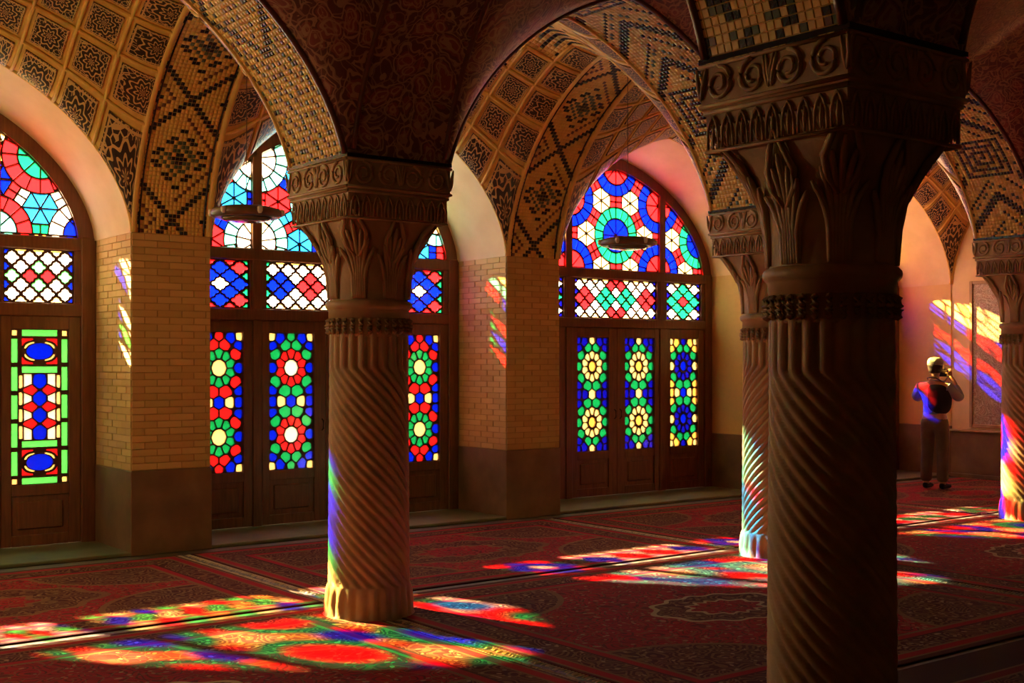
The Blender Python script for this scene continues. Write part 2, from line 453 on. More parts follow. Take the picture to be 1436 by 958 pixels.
# ------------------------------------------------------------------ floor, outer shell
bx('floor', -2 * L - .4, TEND + .4, YBACK - .3, YG + .15, -.12, 0, 'floor')
tag(bpy.data.objects['floor'], 'dark stone floor under the carpets of the hall', 'floor', kind='structure')
tag(bx('wall_back', -2 * L - .4, TEND + .4, YBACK - .3, YBACK, 0, 6.8, 'stone_dark'), 'plain dark wall behind the second row of columns', 'wall', kind='structure')
tag(bx('wall_left', -2 * L - .4, -2 * L, YBACK, YG + .15, 0, 6.8, 'stone_dark'), 'plain dark wall closing the hall before the first window', 'wall', kind='structure')
tag(bx('trim_1', -2 * L - .4, TEND + .4, YBACK - .3, YG + .2, 6.8, 7.0, 'mortar'), 'flat roof slab above the vaults', 'roof', kind='structure')
yard = empty('wall_courtyard', (0, 10.7, 0), label='pale shaded wall across the courtyard beyond the coloured glass', cat='wall', kind='structure')
bx('wall_body', -45, 45, 0, .6, -.1, 6.45, 'facade', yard); bx('ground', -45, 45, -6.2, 0, -.14, -.1, 'marble', yard)

# end wall with its framed tile panel
ew = empty('wall_end', (TEND, 0, 0), label='end wall with framed floral tile panel above a stone ledge', cat='wall', kind='structure')
bx('wall_body', 0, .4, YBACK, YG + .15, 0, 6.8, 'plaster', ew)
bx('dado_slab', -.035, 0, PW + .02, YW - .02, .06, .68, 'stone_dark', ew, .006)
bx('ledge', -.07, 0, PW, YW, .68, .715, 'stone', ew, .008)
bx('plinth', -.06, 0, PW, YW, 0, .06, 'stone_dark', ew, .006)
for y0, y1 in ((.62, 1.80), (1.92, 3.08)):
    bx('tile_panel', -.012, 0, y0, y1, .80, 2.86, 'wall_tile', ew)
    fr = B(); fr.box(-.035, 0, y0 - .05, y0, .75, 2.91, 0, .006); fr.box(-.035, 0, y1, y1 + .05, .75, 2.91, 0, .006)
    fr.box(-.035, 0, y0, y1, .75, .80, 0, .006); fr.box(-.035, 0, y0, y1, 2.86, 2.91, 0, .006); fr.build('panel_frame', 'stone', ew)
bx('pilaster', 3 * L - PW - TEND, 0, -PW, PW, 0, ZS, 'stone', ew, .01)

# ------------------------------------------------------------------ window wall
ARW = 1.70                                     # half width of the glazed opening
def z_win(x): return 2.87 + 1.43 * g(x / ARW)
wn = empty('wall_window_side', (0, 0, 0), label='brick window wall with deep arched bays and stone dado', cat='wall', kind='structure')
def add_bricks(parent, u0, u1, z0, z1, place, rot):
    ch = .0625; n = int(round((z1 - z0) / ch)); ch = (z1 - z0) / n; bl = .232
    for c in range(n):
        u = u0 - (bl * .5 if c % 2 else 0)
        while u < u1 - .012:
            a, b = max(u, u0), min(u + bl, u1); u += bl
            if b - a < .02: continue
            w = b - a - .008; o = place((a + b) / 2, z0 + (c + .5) * ch)
            j = random.uniform(-.0022, .0022)
            ob = inst('brick', BRICK, parent, (o[0] + (j if rot else 0), o[1] + (0 if rot else j), o[2]), (random.uniform(-.012, .012), 0, PI / 2 if rot else 0), (w, .014, ch - .0085))
            if rot: ob.rotation_euler = (0, 0, PI / 2)
_b = B().box(-.5, .5, -.5, .5, -.5, .5, 0); BRICK = mk('brick', _b.v, _b.f, 'brick').data
bpy.data.objects.remove(bpy.data.objects['brick'])
ZD = .757
for k in range(-2, 4):
    x0, x1 = k * L - PW, k * L + PW
    if k == -2: x0 = -2 * L
    if k == 3: x1 = TEND
    hold = wn
    if k in (0, 1):
        hold = empty('wall_pier_%d' % (k + 1), (0, 0, 0), kind='structure', cat='pier', label=('brick pier between the green barred door bay and the aqua wheel window', 'brick pier between the aqua wheel window and the green ringed wheel window')[k])
    bx('pier_core', x0, x1, YW, YG + .12, ZD, ZS + .02, 'mortar', hold)
    bx('dado_slab', x0 - .012, x1 + .012, YW - .014, YG + .12, 0.0, ZD, 'stone_dark', hold, .006)
    if k in (0, 1):
        add_bricks(hold, x0, x1, ZD + .004, ZS - .004, lambda u, z: (u, YW, z), False)
        add_bricks(hold, YW + .002, YG - .06, ZD + .004, ZS - .004, lambda u, z: (x0, u, z), True)
    else:
        o = bx('brick_face', x0 - .004, x1 + .004, YW - .004, YG - .05, ZD + .002, ZS, 'brick', wn)
for k in range(-2, 3):
    c = (k + .5) * L
    # plaster intrados of the bay
    P = np.zeros((len(QQ), 5, 3))
    for m, s in enumerate(np.linspace(0, 1, 5)):
        hw = T + (ARW - T) * s; P[:, m, 0] = c + QQ * hw; P[:, m, 1] = YW + (YG + .02 - YW) * s
        P[:, m, 2] = z_wall(QQ * T) * (1 - s) + z_win(QQ * ARW) * s
    v, f = grid_mesh(P); mk('bay_vault', v, f, 'plaster', wn, True)
    # facade above the opening
    xs = QQ * ARW; zz = z_win(xs); b = B()
    for i in range(len(xs) - 1):
        v = [(c + xs[i], YG + y, z) for y in (0, .1) for z in (zz[i], 6.8)] + [(c + xs[i + 1], YG + y, z) for y in (0, .1) for z in (zz[i + 1], 6.8)]
        b.add(v, [(0, 1, 5, 4), (2, 6, 7, 3), (0, 4, 6, 2)])
    b.box(c - L / 2, c - ARW, YG, YG + .1, ZS, 6.8); b.box(c + ARW, c + L / 2, YG, YG + .1, ZS, 6.8)
    b.build('facade_wall', 'plaster', wn)
    bx('threshold', c - T, c + T, YW - .01, YG + .1, 0, .035, 'sill', wn, .008)
    rib(wn, T, z_wall, 'x', YW - .004, c, .020, 'goldrib', 'arch_moulding', .0)

# ------------------------------------------------------------------ glazing
def clip(poly, cl):
    out = poly
    for i in range(len(cl)):
        a = cl[i]; b = cl[(i + 1) % len(cl)]; inp = out; out = []
        if not inp: break
        ex, ey = b[0] - a[0], b[1] - a[1]
        def side(p): return ex * (p[1] - a[1]) - ey * (p[0] - a[0])
        for j in range(len(inp)):
            p, q = inp[j - 1], inp[j]; sp, sq = side(p), side(q)
            if sq >= 0:
                if sp < 0: k = sp / (sp - sq); out.append((p[0] + (q[0] - p[0]) * k, p[1] + (q[1] - p[1]) * k))
                out.append(q)
            elif sp >= 0: k = sp / (sp - sq); out.append((p[0] + (q[0] - p[0]) * k, p[1] + (q[1] - p[1]) * k))
    return out
def area_c(p):
    A = cx = cy_ = 0
    for i in range(len(p)):
        x0, y0 = p[i - 1]; x1, y1 = p[i]; w = x0 * y1 - x1 * y0; A += w; cx += (x0 + x1) * w; cy_ += (y0 + y1) * w
    if abs(A) < 1e-7: return 0, (p[0] if p else (0, 0))
    return A / 2, (cx / (3 * A), cy_ / (3 * A))
def clean(p):
    out = []
    for q in p:
        if not out or math.hypot(q[0] - out[-1][0], q[1] - out[-1][1]) > 2e-3: out.append(q)
    if len(out) > 1 and math.hypot(out[0][0] - out[-1][0], out[0][1] - out[-1][1]) < 2e-3: out.pop()
    return out
def pane_set(parent, cells, gap=.007, lat_parent=None, pane_name='pane', thick=.012):
    """cells: (poly, colour, roundness) in the x-z plane of the parent; panes plus the lattice between them"""
    lat = B(); npan = 0; rest = B(); rmats = []
    keep = 295; ars = sorted((abs(area_c(clean(p))[0]) if len(clean(p)) > 2 else 0 for p, _, _ in cells), reverse=True)
    cut = ars[keep] if len(ars) > keep else 0
    for poly, colr, rnd in cells:
        poly = clean(poly)
        if len(poly) < 3: continue
        A, c = area_c(poly)
        if A < 0: poly = poly[::-1]; A = -A
        if A < 2.2e-4: 
            lat.add([(x, -thick, z) for x, z in poly], [tuple(range(len(poly)))]); continue
        pts = []
        for i in range(len(poly)):
            a, b = poly[i], poly[(i + 1) % len(poly)]; n = max(1, int(math.hypot(b[0] - a[0], b[1] - a[1]) / .035)) if len(poly) < 12 else 1
            pts += [(a[0] + (b[0] - a[0]) * t / n, a[1] + (b[1] - a[1]) * t / n) for t in range(n)]
        rin = 1e9
        for i in range(len(poly)):
            a, b = poly[i - 1], poly[i]; ex, ey = b[0] - a[0], b[1] - a[1]; l = math.hypot(ex, ey)
            rin = min(rin, abs(ex * (c[1] - a[1]) - ey * (c[0] - a[0])) / max(l, 1e-6))
        rin = max(rin, .012); s = max(.45, 1 - gap / rin)
        inn = []
        for p in pts:
            dx, dz = p[0] - c[0], p[1] - c[1]; r = math.hypot(dx, dz)
            r2 = r * s
            if rnd: r2 = min(r2, rin * s * rnd)
            k = r2 / max(r, 1e-6); inn.append((c[0] + dx * k, c[1] + dz * k))
        n = len(pts)
        v = [(x, -thick, z) for x, z in pts] + [(x, -thick, z) for x, z in inn] + [(x, thick, z) for x, z in inn] + [(x, thick, z) for x, z in pts]
        f = []
        for i in range(n):
            j = (i + 1) % n; f += [(i, j, n + j, n + i), (n + i, n + j, 2 * n + j, 2 * n + i), (2 * n + i, 2 * n + j, 3 * n + j, 3 * n + i)]
        lat.add(v, f)
        t = .002
        pv = [(x - c[0], -t, z - c[1]) for x, z in inn] + [(x - c[0], t, z - c[1]) for x, z in inn]
        pf = [tuple(range(n)), tuple(range(2 * n - 1, n - 1, -1))] + [(i, n + i, n + (i + 1) % n, (i + 1) % n) for i in range(n)]
        if A <= cut:
            if colr not in rmats: rmats.append(colr)
            rest.add([(x + c[0], y, z + c[1]) for x, y, z in pv], pf, rmats.index(colr)); continue
        mk(pane_name, pv, pf, GL[colr], parent, loc=(c[0], 0, c[1])); npan += 1
    if rest.v: rest.build('small_panes', [GL[r] for r in rmats], parent)['kind'] = 'stuff'
    lat.build('lattice', 'lead', lat_parent or parent)
    return npan

def arc(c, r, a0, a1, n): return [(c[0] + r * math.cos(a0 + (a1 - a0) * i / n), c[1] + r * math.sin(a0 + (a1 - a0) * i / n)) for i in range(n + 1)]
def lunette_cells(d, R, rot, org, colf, NR=16, NI=8, rr=.6):
    """wheels on a triangular net with six-petal flowers between; colf(kind,i,j,k)->colour"""
    cells = []
    e1 = (d * math.cos(rot), d * math.sin(rot)); e2 = (d * math.cos(rot + PI / 3), d * math.sin(rot + PI / 3))
    for i in range(-6, 7):
        for j in range(-6, 7):
            c = (org[0] + e1[0] * i + e2[0] * j, org[1] + e1[1] * i + e2[1] * j)
            if abs(c[0]) > 2.6 or c[1] < 2.0 or c[1] > 5.2: continue
            for k in range(NR):
                a0, a1 = 2 * PI * k / NR + rot, 2 * PI * (k + 1) / NR + rot
                cells.append((arc(c, R, a0, a1, 3) + arc(c, R * rr, a1, a0, 2), colf('ring', i, j, k), 0))
            for k in range(NI):
                a0, a1 = 2 * PI * k / NI + rot, 2 * PI * (k + 1) / NI + rot
                cells.append((arc(c, R * rr, a0, a1, 4) + [c], colf('hub', i, j, k), 0))
            for tri in (0, 1):
                A = c; Bp = (c[0] + e1[0], c[1] + e1[1]); Cp = (c[0] + e2[0], c[1] + e2[1])
                if tri: A, Bp, Cp = Bp, (Bp[0] + e2[0], Bp[1] + e2[1]), Cp
                G = ((A[0] + Bp[0] + Cp[0]) / 3, (A[1] + Bp[1] + Cp[1]) / 3)
                dg = d / math.sqrt(3); vs_ = (A, Bp, Cp)
                for m in range(3):
                    w = vs_[m]; aw = math.atan2(G[1] - w[1], G[0] - w[0])
                    hit = dg * math.cos(PI / 6) - math.sqrt(max(R * R - (dg * .5) ** 2, 1e-6))
                    awg = math.atan2(w[1] - G[1], w[0] - G[0])
                    hp = (G[0] + hit * math.cos(awg + PI / 6), G[1] + hit * math.sin(awg + PI / 6))
                    hm = (G[0] + hit * math.cos(awg - PI / 6), G[1] + hit * math.sin(awg - PI / 6))
                    ap = math.atan2(hp[1] - w[1], hp[0] - w[0]); am = math.atan2(hm[1] - w[1], hm[0] - w[0])
                    da = (ap - am + PI) % (2 * PI) - PI
                    cells.append(([G] + arc(w, R, am, am + da, 4), colf('petal', i, j, tri), 0))
                    # sector towards the edge between w and the next wheel
                    w2 = vs_[(m + 1) % 3]; mid = ((w[0] + w2[0]) / 2, (w[1] + w2[1]) / 2)
                    ux, uy = (w2[0] - w[0]) / d, (w2[1] - w[1]) / d
                    em = (d - 2 * R) / 2
                    a_hit = ap  # toward w2 side is the one nearer mid
                    cand = [hp, hm]; h1 = min(cand, key=lambda p: math.hypot(p[0] - mid[0], p[1] - mid[1]))
                    # mirror across the bisector
                    def mir(p):
                        t_ = (p[0] - mid[0]) * ux + (p[1] - mid[1]) * uy; return (p[0] - 2 * t_ * ux, p[1] - 2 * t_ * uy)
                    h2 = mir(h1)
                    cells.append(([G, h1, h2], colf('petal', i, j, tri), 0))
                    q1 = (mid[0] - ux * em, mid[1] - uy * em); q2 = (mid[0] + ux * em, mid[1] + uy * em)
                    hm_ = ((h1[0] + h2[0]) / 2, (h1[1] + h2[1]) / 2)
                    b1 = math.atan2(h1[1] - w[1], h1[0] - w[0]); b0 = math.atan2(q1[1] - w[1], q1[0] - w[0]); db = (b0 - b1 + PI) % (2 * PI) - PI
                    edge = arc(w, R, b1, b1 + db, 3)
                    cells.append((edge + [mid, hm_], colf('link', i, j, m), 0))
                    cells.append(([mir(p) for p in (edge + [mid, hm_])][::-1], colf('link', i, j, m), 0))
    return cells
def clip_cells(cells, region):
    out = []
    for p, c, r in cells:
        A, _ = area_c(p)
        if A < 0: p = p[::-1]
        q = clip(p, region)
        if len(q) >= 3: out.append((q, c, r))
    return out
def rhomb_cells(x0, x1, z0, z1, nx, nz, colf):
    """net of lobed lozenges"""
    w = (x1 - x0) / nx; h = (z1 - z0) / nz; reg = [(x0, z0), (x1, z0), (x1, z1), (x0, z1)]; cells = []
    for a in range(-1, 2 * nx + 2):
        for b in range(-1, 2 * nz + 2):
            if (a + b) % 2: continue
            cx, cz = x0 + a * w / 2, z0 + b * h / 2
            pts = []
            cor = [(w / 2, 0), (0, h / 2), (-w / 2, 0), (0, -h / 2)]
            for k in range(4):
                p, q = cor[k], cor[(k + 1) % 4]
                for s in range(8):
                    t = s / 8; x = p[0] + (q[0] - p[0]) * t; z = p[1] + (q[1] - p[1]) * t
                    sg = 1 if k % 2 == 0 else -1
                    m = .055 * math.sin(4 * PI * t) * (1 if k in (0, 2) else -1)
                    x += (q[1] - p[1]) * m; z -= (q[0] - p[0]) * m
                    pts.append((cx + x, cz + z))
            q = clip(pts, reg)
            if len(q) >= 3: cells.append((q, colf(a, b), 0))
    return cells
def voronoi_cells(seeds, x0, x1, z0, z1):
    """seeds: (x, z, colour, roundness, weight)"""
    cells = []
    for i, s in enumerate(seeds):
        if not (x0 <= s[0] <= x1 and z0 <= s[1] <= z1): continue
        poly = [(x0, z0), (x1, z0), (x1, z1), (x0, z1)]
        for j, t in enumerate(seeds):
            if i == j or not poly: continue
            dx, dz = t[0] - s[0], t[1] - s[1]; dd = dx * dx + dz * dz
            if dd > .25: continue
            # power diagram half-plane
            k = .5 + (s[4] ** 2 - t[4] ** 2) / (2 * dd)
            mx, mz = s[0] + dx * k, s[1] + dz * k
            a = (mx, mz); l = math.sqrt(dd); b = (mx + -dz / l * 5, mz + dx / l * 5); a2 = (mx - -dz / l * 5, mz - dx / l * 5)
            # keep the side of s  (s lies to the left of a2->b)
            ex, ez = b[0] - a2[0], b[1] - a2[1]
            out = []
            for n in range(len(poly)):
                p, q = poly[n - 1], poly[n]
                sp = ex * (p[1] - a2[1]) - ez * (p[0] - a2[0]); sq = ex * (q[1] - a2[1]) - ez * (q[0] - a2[0])
                if sq >= 0:
                    if sp < 0: kk = sp / (sp - sq); out.append((p[0] + (q[0] - p[0]) * kk, p[1] + (q[1] - p[1]) * kk))
                    out.append(q)
                elif sp >= 0: kk = sp / (sp - sq); out.append((p[0] + (q[0] - p[0]) * kk, p[1] + (q[1] - p[1]) * kk))
            poly = out
        if len(poly) >= 3: cells.append((poly, s[2], s[3]))
    return cells

# --- three designs of lunette, transom row and door leaf
HLX, HLTOP = 1.55, 4.17
def z_lun(x): return 2.885 + (HLTOP - 2.885) * g(x / HLX)
def lun_region(xa, xb):
    pts = [(xa, 2.89), (xb, 2.89)]
    xs = [x for x in QQ * HLX if xa < x < xb]
    xs = [xb] + xs[::-1] + [xa]
    up = [(x, float(z_lun(x))) for x in xs]
    up = [p for p in up if p[1] > 2.9]
    return pts + up
SECT = ((-1.55, -.855), (-.745, .745), (.855, 1.55))
def col_A(kind, i, j, k):
    m = (i + 2 * j) % 3
    if .80 + .83 * i + .415 * j < .5:
        if kind == 'ring': return 'green'
        if kind == 'hub': return 'red' if m != 1 else 'blue'
        if kind == 'petal': return 'blue' if k else 'cream'
        return 'amber' if k else 'red'
    if kind == 'ring': return ('red', 'white', 'red')[m]
    if kind == 'hub': return ('aqua', 'blue', 'green')[m]
    if kind == 'petal': return 'aqua' if k else 'cyan'
    return 'white' if k else 'green'
def col_B(kind, i, j, k):
    if kind == 'ring': return 'aqua'
    if kind == 'hub': return 'white' if k % 4 else 'cream'
    if kind == 'petal': return 'red' if k else 'cyan'
    return 'blue' if k == 0 else ('red' if k == 1 else 'cyan')
def col_D(kind, i, j, k):
    if kind == 'ring': return 'cream'
    if kind == 'hub': return 'cream' if k % 3 else 'amber'
    if kind == 'petal': return 'blue' if k else 'red'
    return 'blue'
def row_D(n):
    def f(a, b):
        if n == 8: return row_B(8)(a, b)
        return 'blue' if b < 4 or a < 2 else 'red'
    return f
def col_C(kind, i, j, k):
    mid = (i == 0 and j == 0) or (abs(i) == 2) or (i == 1 and j == 1)
    mid = (i - j) % 3 == 0
    if kind == 'ring': return 'green' if mid else 'blue'
    if kind == 'hub': return 'blue' if mid else 'red'
    if kind == 'petal': return 'cream'
    return 'red'
def row_A(n):
    def f(a, b):
        if n == 8:
            if b <= 0 or b >= 6: return 'cream'
            return ('amber', 'lime', 'cream', 'blue', 'lime', 'cream', 'red', 'lime')[(a // 2 + b) % 8]
        if a <= 0 or a >= 2 * n: return 'blue'
        if b <= 0 or b >= 6: return 'cream'
        m = abs(a - n)
        if m == 1 and b == 3: return 'red'
        return 'lime' if m == 0 or (m == 3 and b == 3) else 'white'
    return f
def wide(a, b, cols):
    q = (a - 2 + 2) // 4; m = abs(((a - 2 + 2) % 4) - 2)
    return cols[min(max(q, 0), 3)] if m + abs(b - 3) <= 1 else None
def row_B(n):
    def f(a, b):
        if a <= 0 or a >= 2 * n: return 'green'
        if n < 4:
            if b <= 0 or b >= 6: return 'red'
            return 'white' if (a == n and b == 3) else ('blue' if abs(a - n) + abs(b - 3) <= 2 else 'red')
        if b <= 0 or b >= 6: return 'cream'
        return wide(a, b, ('blue', 'red', 'red', 'blue')) or 'white'
    return f
def row_C(n):
    def f(a, b):
        if a <= 0 or a >= 2 * n: return 'navy'
        if n < 4:
            if a == n and b == 3: return 'red'
            return 'green' if abs(a - n) + abs(b - 3) <= 2 else ('cream' if b in (0, 6) else 'white')
        w_ = wide(a, b, ('red', 'green', 'green', 'red'))
        if w_: return w_
        if abs(a - n) <= 1 and b in (0, 1, 5, 6): return 'red'
        return 'cream' if b in (0, 6) else 'white'
    return f
def door_seeds(x0, x1, z0, z1, st):
    """rosette doors: two stacked wheels"""
    W, H = x1 - x0, z1 - z0; cx = (x0 + x1) / 2; cz = (z0 + z1) / 2; S_ = []
    zc = (cz - H * .245, cz + H * .245)
    R1, R2 = W * .235, W * .40
    n = 10
    for c in zc:
        S_.append((cx, c, st['hub'], 1.3, .085 if st['big'] else .05))
        for k in range(n):
            a = 2 * PI * (k + .5) / n; S_.append((cx + R1 * math.cos(a), c + R1 * 1.12 * math.sin(a), st['in'], 1.45, .05))
        for k in range(n):
            a = 2 * PI * k / n
            S_.append((cx + R2 * 1.0 * math.cos(a), c + R2 * 1.22 * math.sin(a), st['out'] if (k % 5) or not st['alt'] else st['alt'], 1.42, .05))
    S_.append((cx, cz, st['mid'], 1.42, .05))
    for sx in (-1, 1):
        S_.append((cx + sx * W * .22, cz, st['c2'], 1.42, .045))
        S_.append((cx + sx * W * .43, cz, st['c1'], 1.42, .05))
        for kz in (-1, 1):
            S_.append((cx + sx * W * .44, cz + kz * H * .085, st['c1'], 1.42, .045))
            S_.append((cx + sx * W * .44, cz + kz * H * .470, st['c2'], 1.42, .04))
            S_.append((cx + sx * W * .40, cz + kz * H * .405, st['c1'], 1.42, .045))
            S_.append((cx + sx * W * .24, cz + kz * H * .455, st['c1'], 1.42, .05))
    for kz in (-1, 1): S_.append((cx, cz + kz * H * .475, st['cap'], 1.42, .05))
    return S_
ST = {'Bc': dict(hub='white', **{'in': 'red'}, out='green', alt='blue', mid='blue', c1='blue', c2='cream', cap='green', big=True),
      'Bs': dict(hub='cream', **{'in': 'green'}, out='red', alt='blue', mid='blue', c1='blue', c2='cream', cap='red', big=True),
      'Cc': dict(hub='amber', **{'in': 'cream'}, out='green', alt=None, mid='cream', c1='navy', c2='navy', cap='cream', big=False),
      'Cs': dict(hub='blue', **{'in': 'navy'}, out='green', alt='cream', mid='blue', c1='amber', c2='cream', cap='navy', big=False)}
def bars_cells(x0, x1, z0, z1):
    """leaf with green bars around red squares, a knotted field between"""
    cs = []; b = .068; W, H = x1 - x0, z1 - z0
    def rect(a, c, d, e): return [(a, d), (c, d), (c, e), (a, e)]
    for xa, xb in ((x0, x0 + b), (x1 - b, x1)):
        n = 5; zz = np.linspace(z0 + b, z1 - b, n + 1)
        for i in range(n): cs.append((rect(xa, xb, zz[i], zz[i + 1]), 'lime', 0))
        for za, zb in ((z0, z0 + b), (z1 - b, z1)): cs.append((rect(xa, xb, za, zb), 'cream', 1.15))
    xa, xb = x0 + b, x1 - b
    zs = [z0, z0 + b, z0 + b + .27, z0 + 2 * b + .27, z1 - 2 * b - .27, z1 - b - .27, z1 - b, z1]
    for i in (0, 2, 4, 6): cs.append((rect(xa, xb, zs[i], zs[i + 1]), 'lime', 0))
    cx = (xa + xb) / 2
    for za, zb in ((zs[1], zs[2]), (zs[5], zs[6])):
        cz = (za + zb) / 2; rx, rz = (xb - xa) * .34, (zb - za) * .30; K = 24
        el = lambda s, a0, a1, n: [(cx + rx * s * math.cos(a0 + (a1 - a0) * i / n), cz + rz * s * math.sin(a0 + (a1 - a0) * i / n)) for i in range(n + 1)]
        cs.append((el(1, 0, 2 * PI, K)[:-1], 'blue', 0))
        for q in range(4):
            a0, a1 = PI / 2 * q, PI / 2 * (q + 1)
            cs.append((el(1.34, a0, a1, 8) + el(1, a1, a0, 8), 'cream', 0))
            sx, sz = (1, 1, -1, -1)[q], (1, -1, -1, 1)[q]
            cor = {0: (xb, zb), 1: (xa, zb), 2: (xa, za), 3: (xb, za)}[q]
            ptA = {0: (xb, cz), 1: (cx, zb), 2: (xa, cz), 3: (cx, za)}[q]; ptB = {0: (cx, zb), 1: (xa, cz), 2: (cx, za), 3: (xb, cz)}[q]
            cs.append((el(1.34, a1, a0, 8) + [ptA, cor, ptB], 'red', 0))
    sd = []; za, zb = zs[3], zs[4]; hh = (zb - za)
    for i in range(4): sd.append((cx, za + hh * (i + .5) / 4, 'blue', 1.2, .07))
    for i in range(3): 
        for sx in (-1, 1): sd.append((cx + sx * .075, za + hh * (i + 1) / 4, 'red', 0, .055))
    for i in range(4):
        for sx in (-1, 1): sd.append((cx + sx * .11, za + hh * (i + .5) / 4, 'white', 0, .05)); sd.append((cx + sx * .17, za + hh * (i + .5) / 4, 'cream', 0, .04))
    cs += voronoi_cells(sd, xa, xb, za, zb)
    return cs

DESC = {'A': 'pale blue six petal flowers between red and white wheels', 'B': 'large pale aqua wheels with red and blue flowers', 'D': 'amber wheels with red and blue flowers', 'C': 'blue and green ringed wheels with cream star flowers'}
PLACE = {-2: 'outside the view before the first columns', -1: 'beside the first brick pier', 0: 'behind the nearest twisted column of the window row', 1: 'between the second pier and the second column', 2: 'beside the standing photographer'}
door_no = [0]
def make_window(k, design, no):
    c = (k + .5) * L
    w = empty('window_%d' % no, (c, YG, 0), label='arched stained glass window with %s' % (DESC[design] if k > -2 else 'green ringed wheels past the added fill lamp'), cat='window', kind='structure')
    fr = B()
    y0, y1 = -.035, .05
    for sx in (-1, 1): fr.box(*sorted((sx * 1.58, sx * 1.715)), y0 - .02, y1, 0.03, 2.90, 0, .008)
    fr.build('jamb', 'wood', w)
    for sx in (-1, 1):
        bx('mullion', *sorted((sx * .745, sx * .855)), y0 - .01, y1, .03, float(z_lun(.8)) + .03, 'wood', w, .01)
    bx('transom', -1.60, 1.60, y0 - .015, y1, 2.77, 2.892, 'wood', w, .01)
    bx('transom', -1.60, 1.60, y0 - .015, y1, 2.15, 2.275, 'wood', w, .01)
    P = np.zeros((len(QQ), 4, 3))
    ob = np.stack([QQ * 1.71, 2.87 + 1.44 * g(QQ)], -1); ib = np.stack([QQ * HLX, z_lun(QQ * HLX)], -1)
    for m, (e, yy) in enumerate(((ob, y0 - .01), (ib, y0 - .01), (ib, y1), (ob, y1))): P[:, m, 0] = e[:, 0]; P[:, m, 1] = yy; P[:, m, 2] = e[:, 1]
    v, f = grid_mesh(P); mk('arch_frame', v, f, 'wood', w)
    # filler stiles between transom-row glass and mullions
    fs = B()
    for xa, xb in ((-1.60, -1.52), (-.88, -.84), (-.76, -.70), (.70, .76), (.84, .88), (1.52, 1.60)): fs.box(xa, xb, y0, y1, 2.26, 2.78)
    fs.build('stile', 'wood', w)
    if design == 'A': cells = lunette_cells(.83, .345, 0, (.80, 2.91), col_A, 16, 8)
    elif design == 'B': cells = lunette_cells(.86, .36, PI / 2, (-.80, 3.83), col_B, 18, 9, .62)
    elif design == 'D': cells = lunette_cells(.86, .36, PI / 2, (-.80, 3.83), col_D, 18, 9, .62)
    else: cells = lunette_cells(.86, .36, PI / 2, (.0, 3.33), col_C, 18, 8)
    allc = []
    for sec in SECT: allc += clip_cells(cells, lun_region(*sec))
    rowf = {'A': row_A, 'B': row_B, 'C': row_C, 'D': row_D}[design]
    for (xa, xb, n) in ((-1.52, -.88, 3 if design != 'A' else 4), (-.70, .70, 8), (.88, 1.52, 3 if design != 'A' else 4)):
        allc += rhomb_cells(xa, xb, 2.275, 2.77, n, 3, rowf(n))
    np_ = pane_set(w, allc, .006)
    # leaves
    for (gx0, gx1, lx0, lx1, side) in ((-1.47, -.95, -1.58, -.855, True), (-.66, -.14, -.745, -.002, False), (.14, .66, .002, .745, False), (.95, 1.47, .855, 1.58, True)):
        door_no[0] += 1
        if design == 'A': txt = 'green bars framing red squares with blue ovals'
        elif design in 'BD': txt = 'green rosettes and cream hubs' if side else 'red rosettes and white hubs'
        else: txt = 'navy rosettes ringed by green rounds' if side else 'cream rosettes ringed by green rounds'
        where = ('by the jamb' if side else 'beside the middle mullion')
        d = empty('door_%d' % door_no[0], (c, YG, 0), label='wooden door leaf glazed with %s, %s, %s' % (txt, where, PLACE[k]), cat='door', kind='structure', group='glazed door leaves of one bay' if k > -3 else None)
        d['label'] = 'wooden door leaf with %s, %s' % (txt, {-2: 'past the added fill lamp', -1: 'in the bay with the green bars', 0: 'in the bay behind a twisted column', 1: 'in the bay past the second pier', 2: 'in the bay of the photographer'}[k])
        lf = B(); zb, zt, gz0, gz1 = .04, 2.15, .60, 2.03
        lf.box(lx0, gx0, -.03, .03, zb, zt, 0, .004); lf.box(gx1, lx1, -.03, .03, zb, zt, 0, .004)
        lf.box(gx0, gx1, -.03, .03, gz1, zt, 0, .004); lf.box(gx0, gx1, -.03, .03, .50, gz0, 0, .004); lf.box(gx0, gx1, -.03, .03, zb, .14, 0, .004)
        lf.build('leaf_frame', 'wood', d)
        pb = B(); pb.box(gx0, gx1, -.012, .012, .14, .50); pb.box(gx0 + .05, gx1 - .05, -.026, .012, .19, .45, 0, .012); pb.build('bottom_panel', 'wood', d)
        cs = bars_cells(gx0, gx1, gz0, gz1) if design == 'A' else voronoi_cells(door_seeds(gx0, gx1, gz0, gz1, ST[design.replace('D', 'B') + ('s' if side else 'c')]), gx0, gx1, gz0, gz1)
        np_ += pane_set(d, cs, .0055)
        if not side:
            hb = B(); hx = lx1 - .045 if gx0 < 0 else lx0 + .045
            hb.tube([(hx, -.032, 1.0), (hx, -.06, 1.02), (hx, -.06, 1.10), (hx, -.032, 1.12)], .007, 6); hb.build('door_handle', 'black', d)
    return np_
NP = [make_window(k, dsg, n + 1) for n, (k, dsg) in enumerate(((-1, 'A'), (0, 'B'), (1, 'C'), (2, 'D'), (-2, 'C')))]
print('panes', NP)

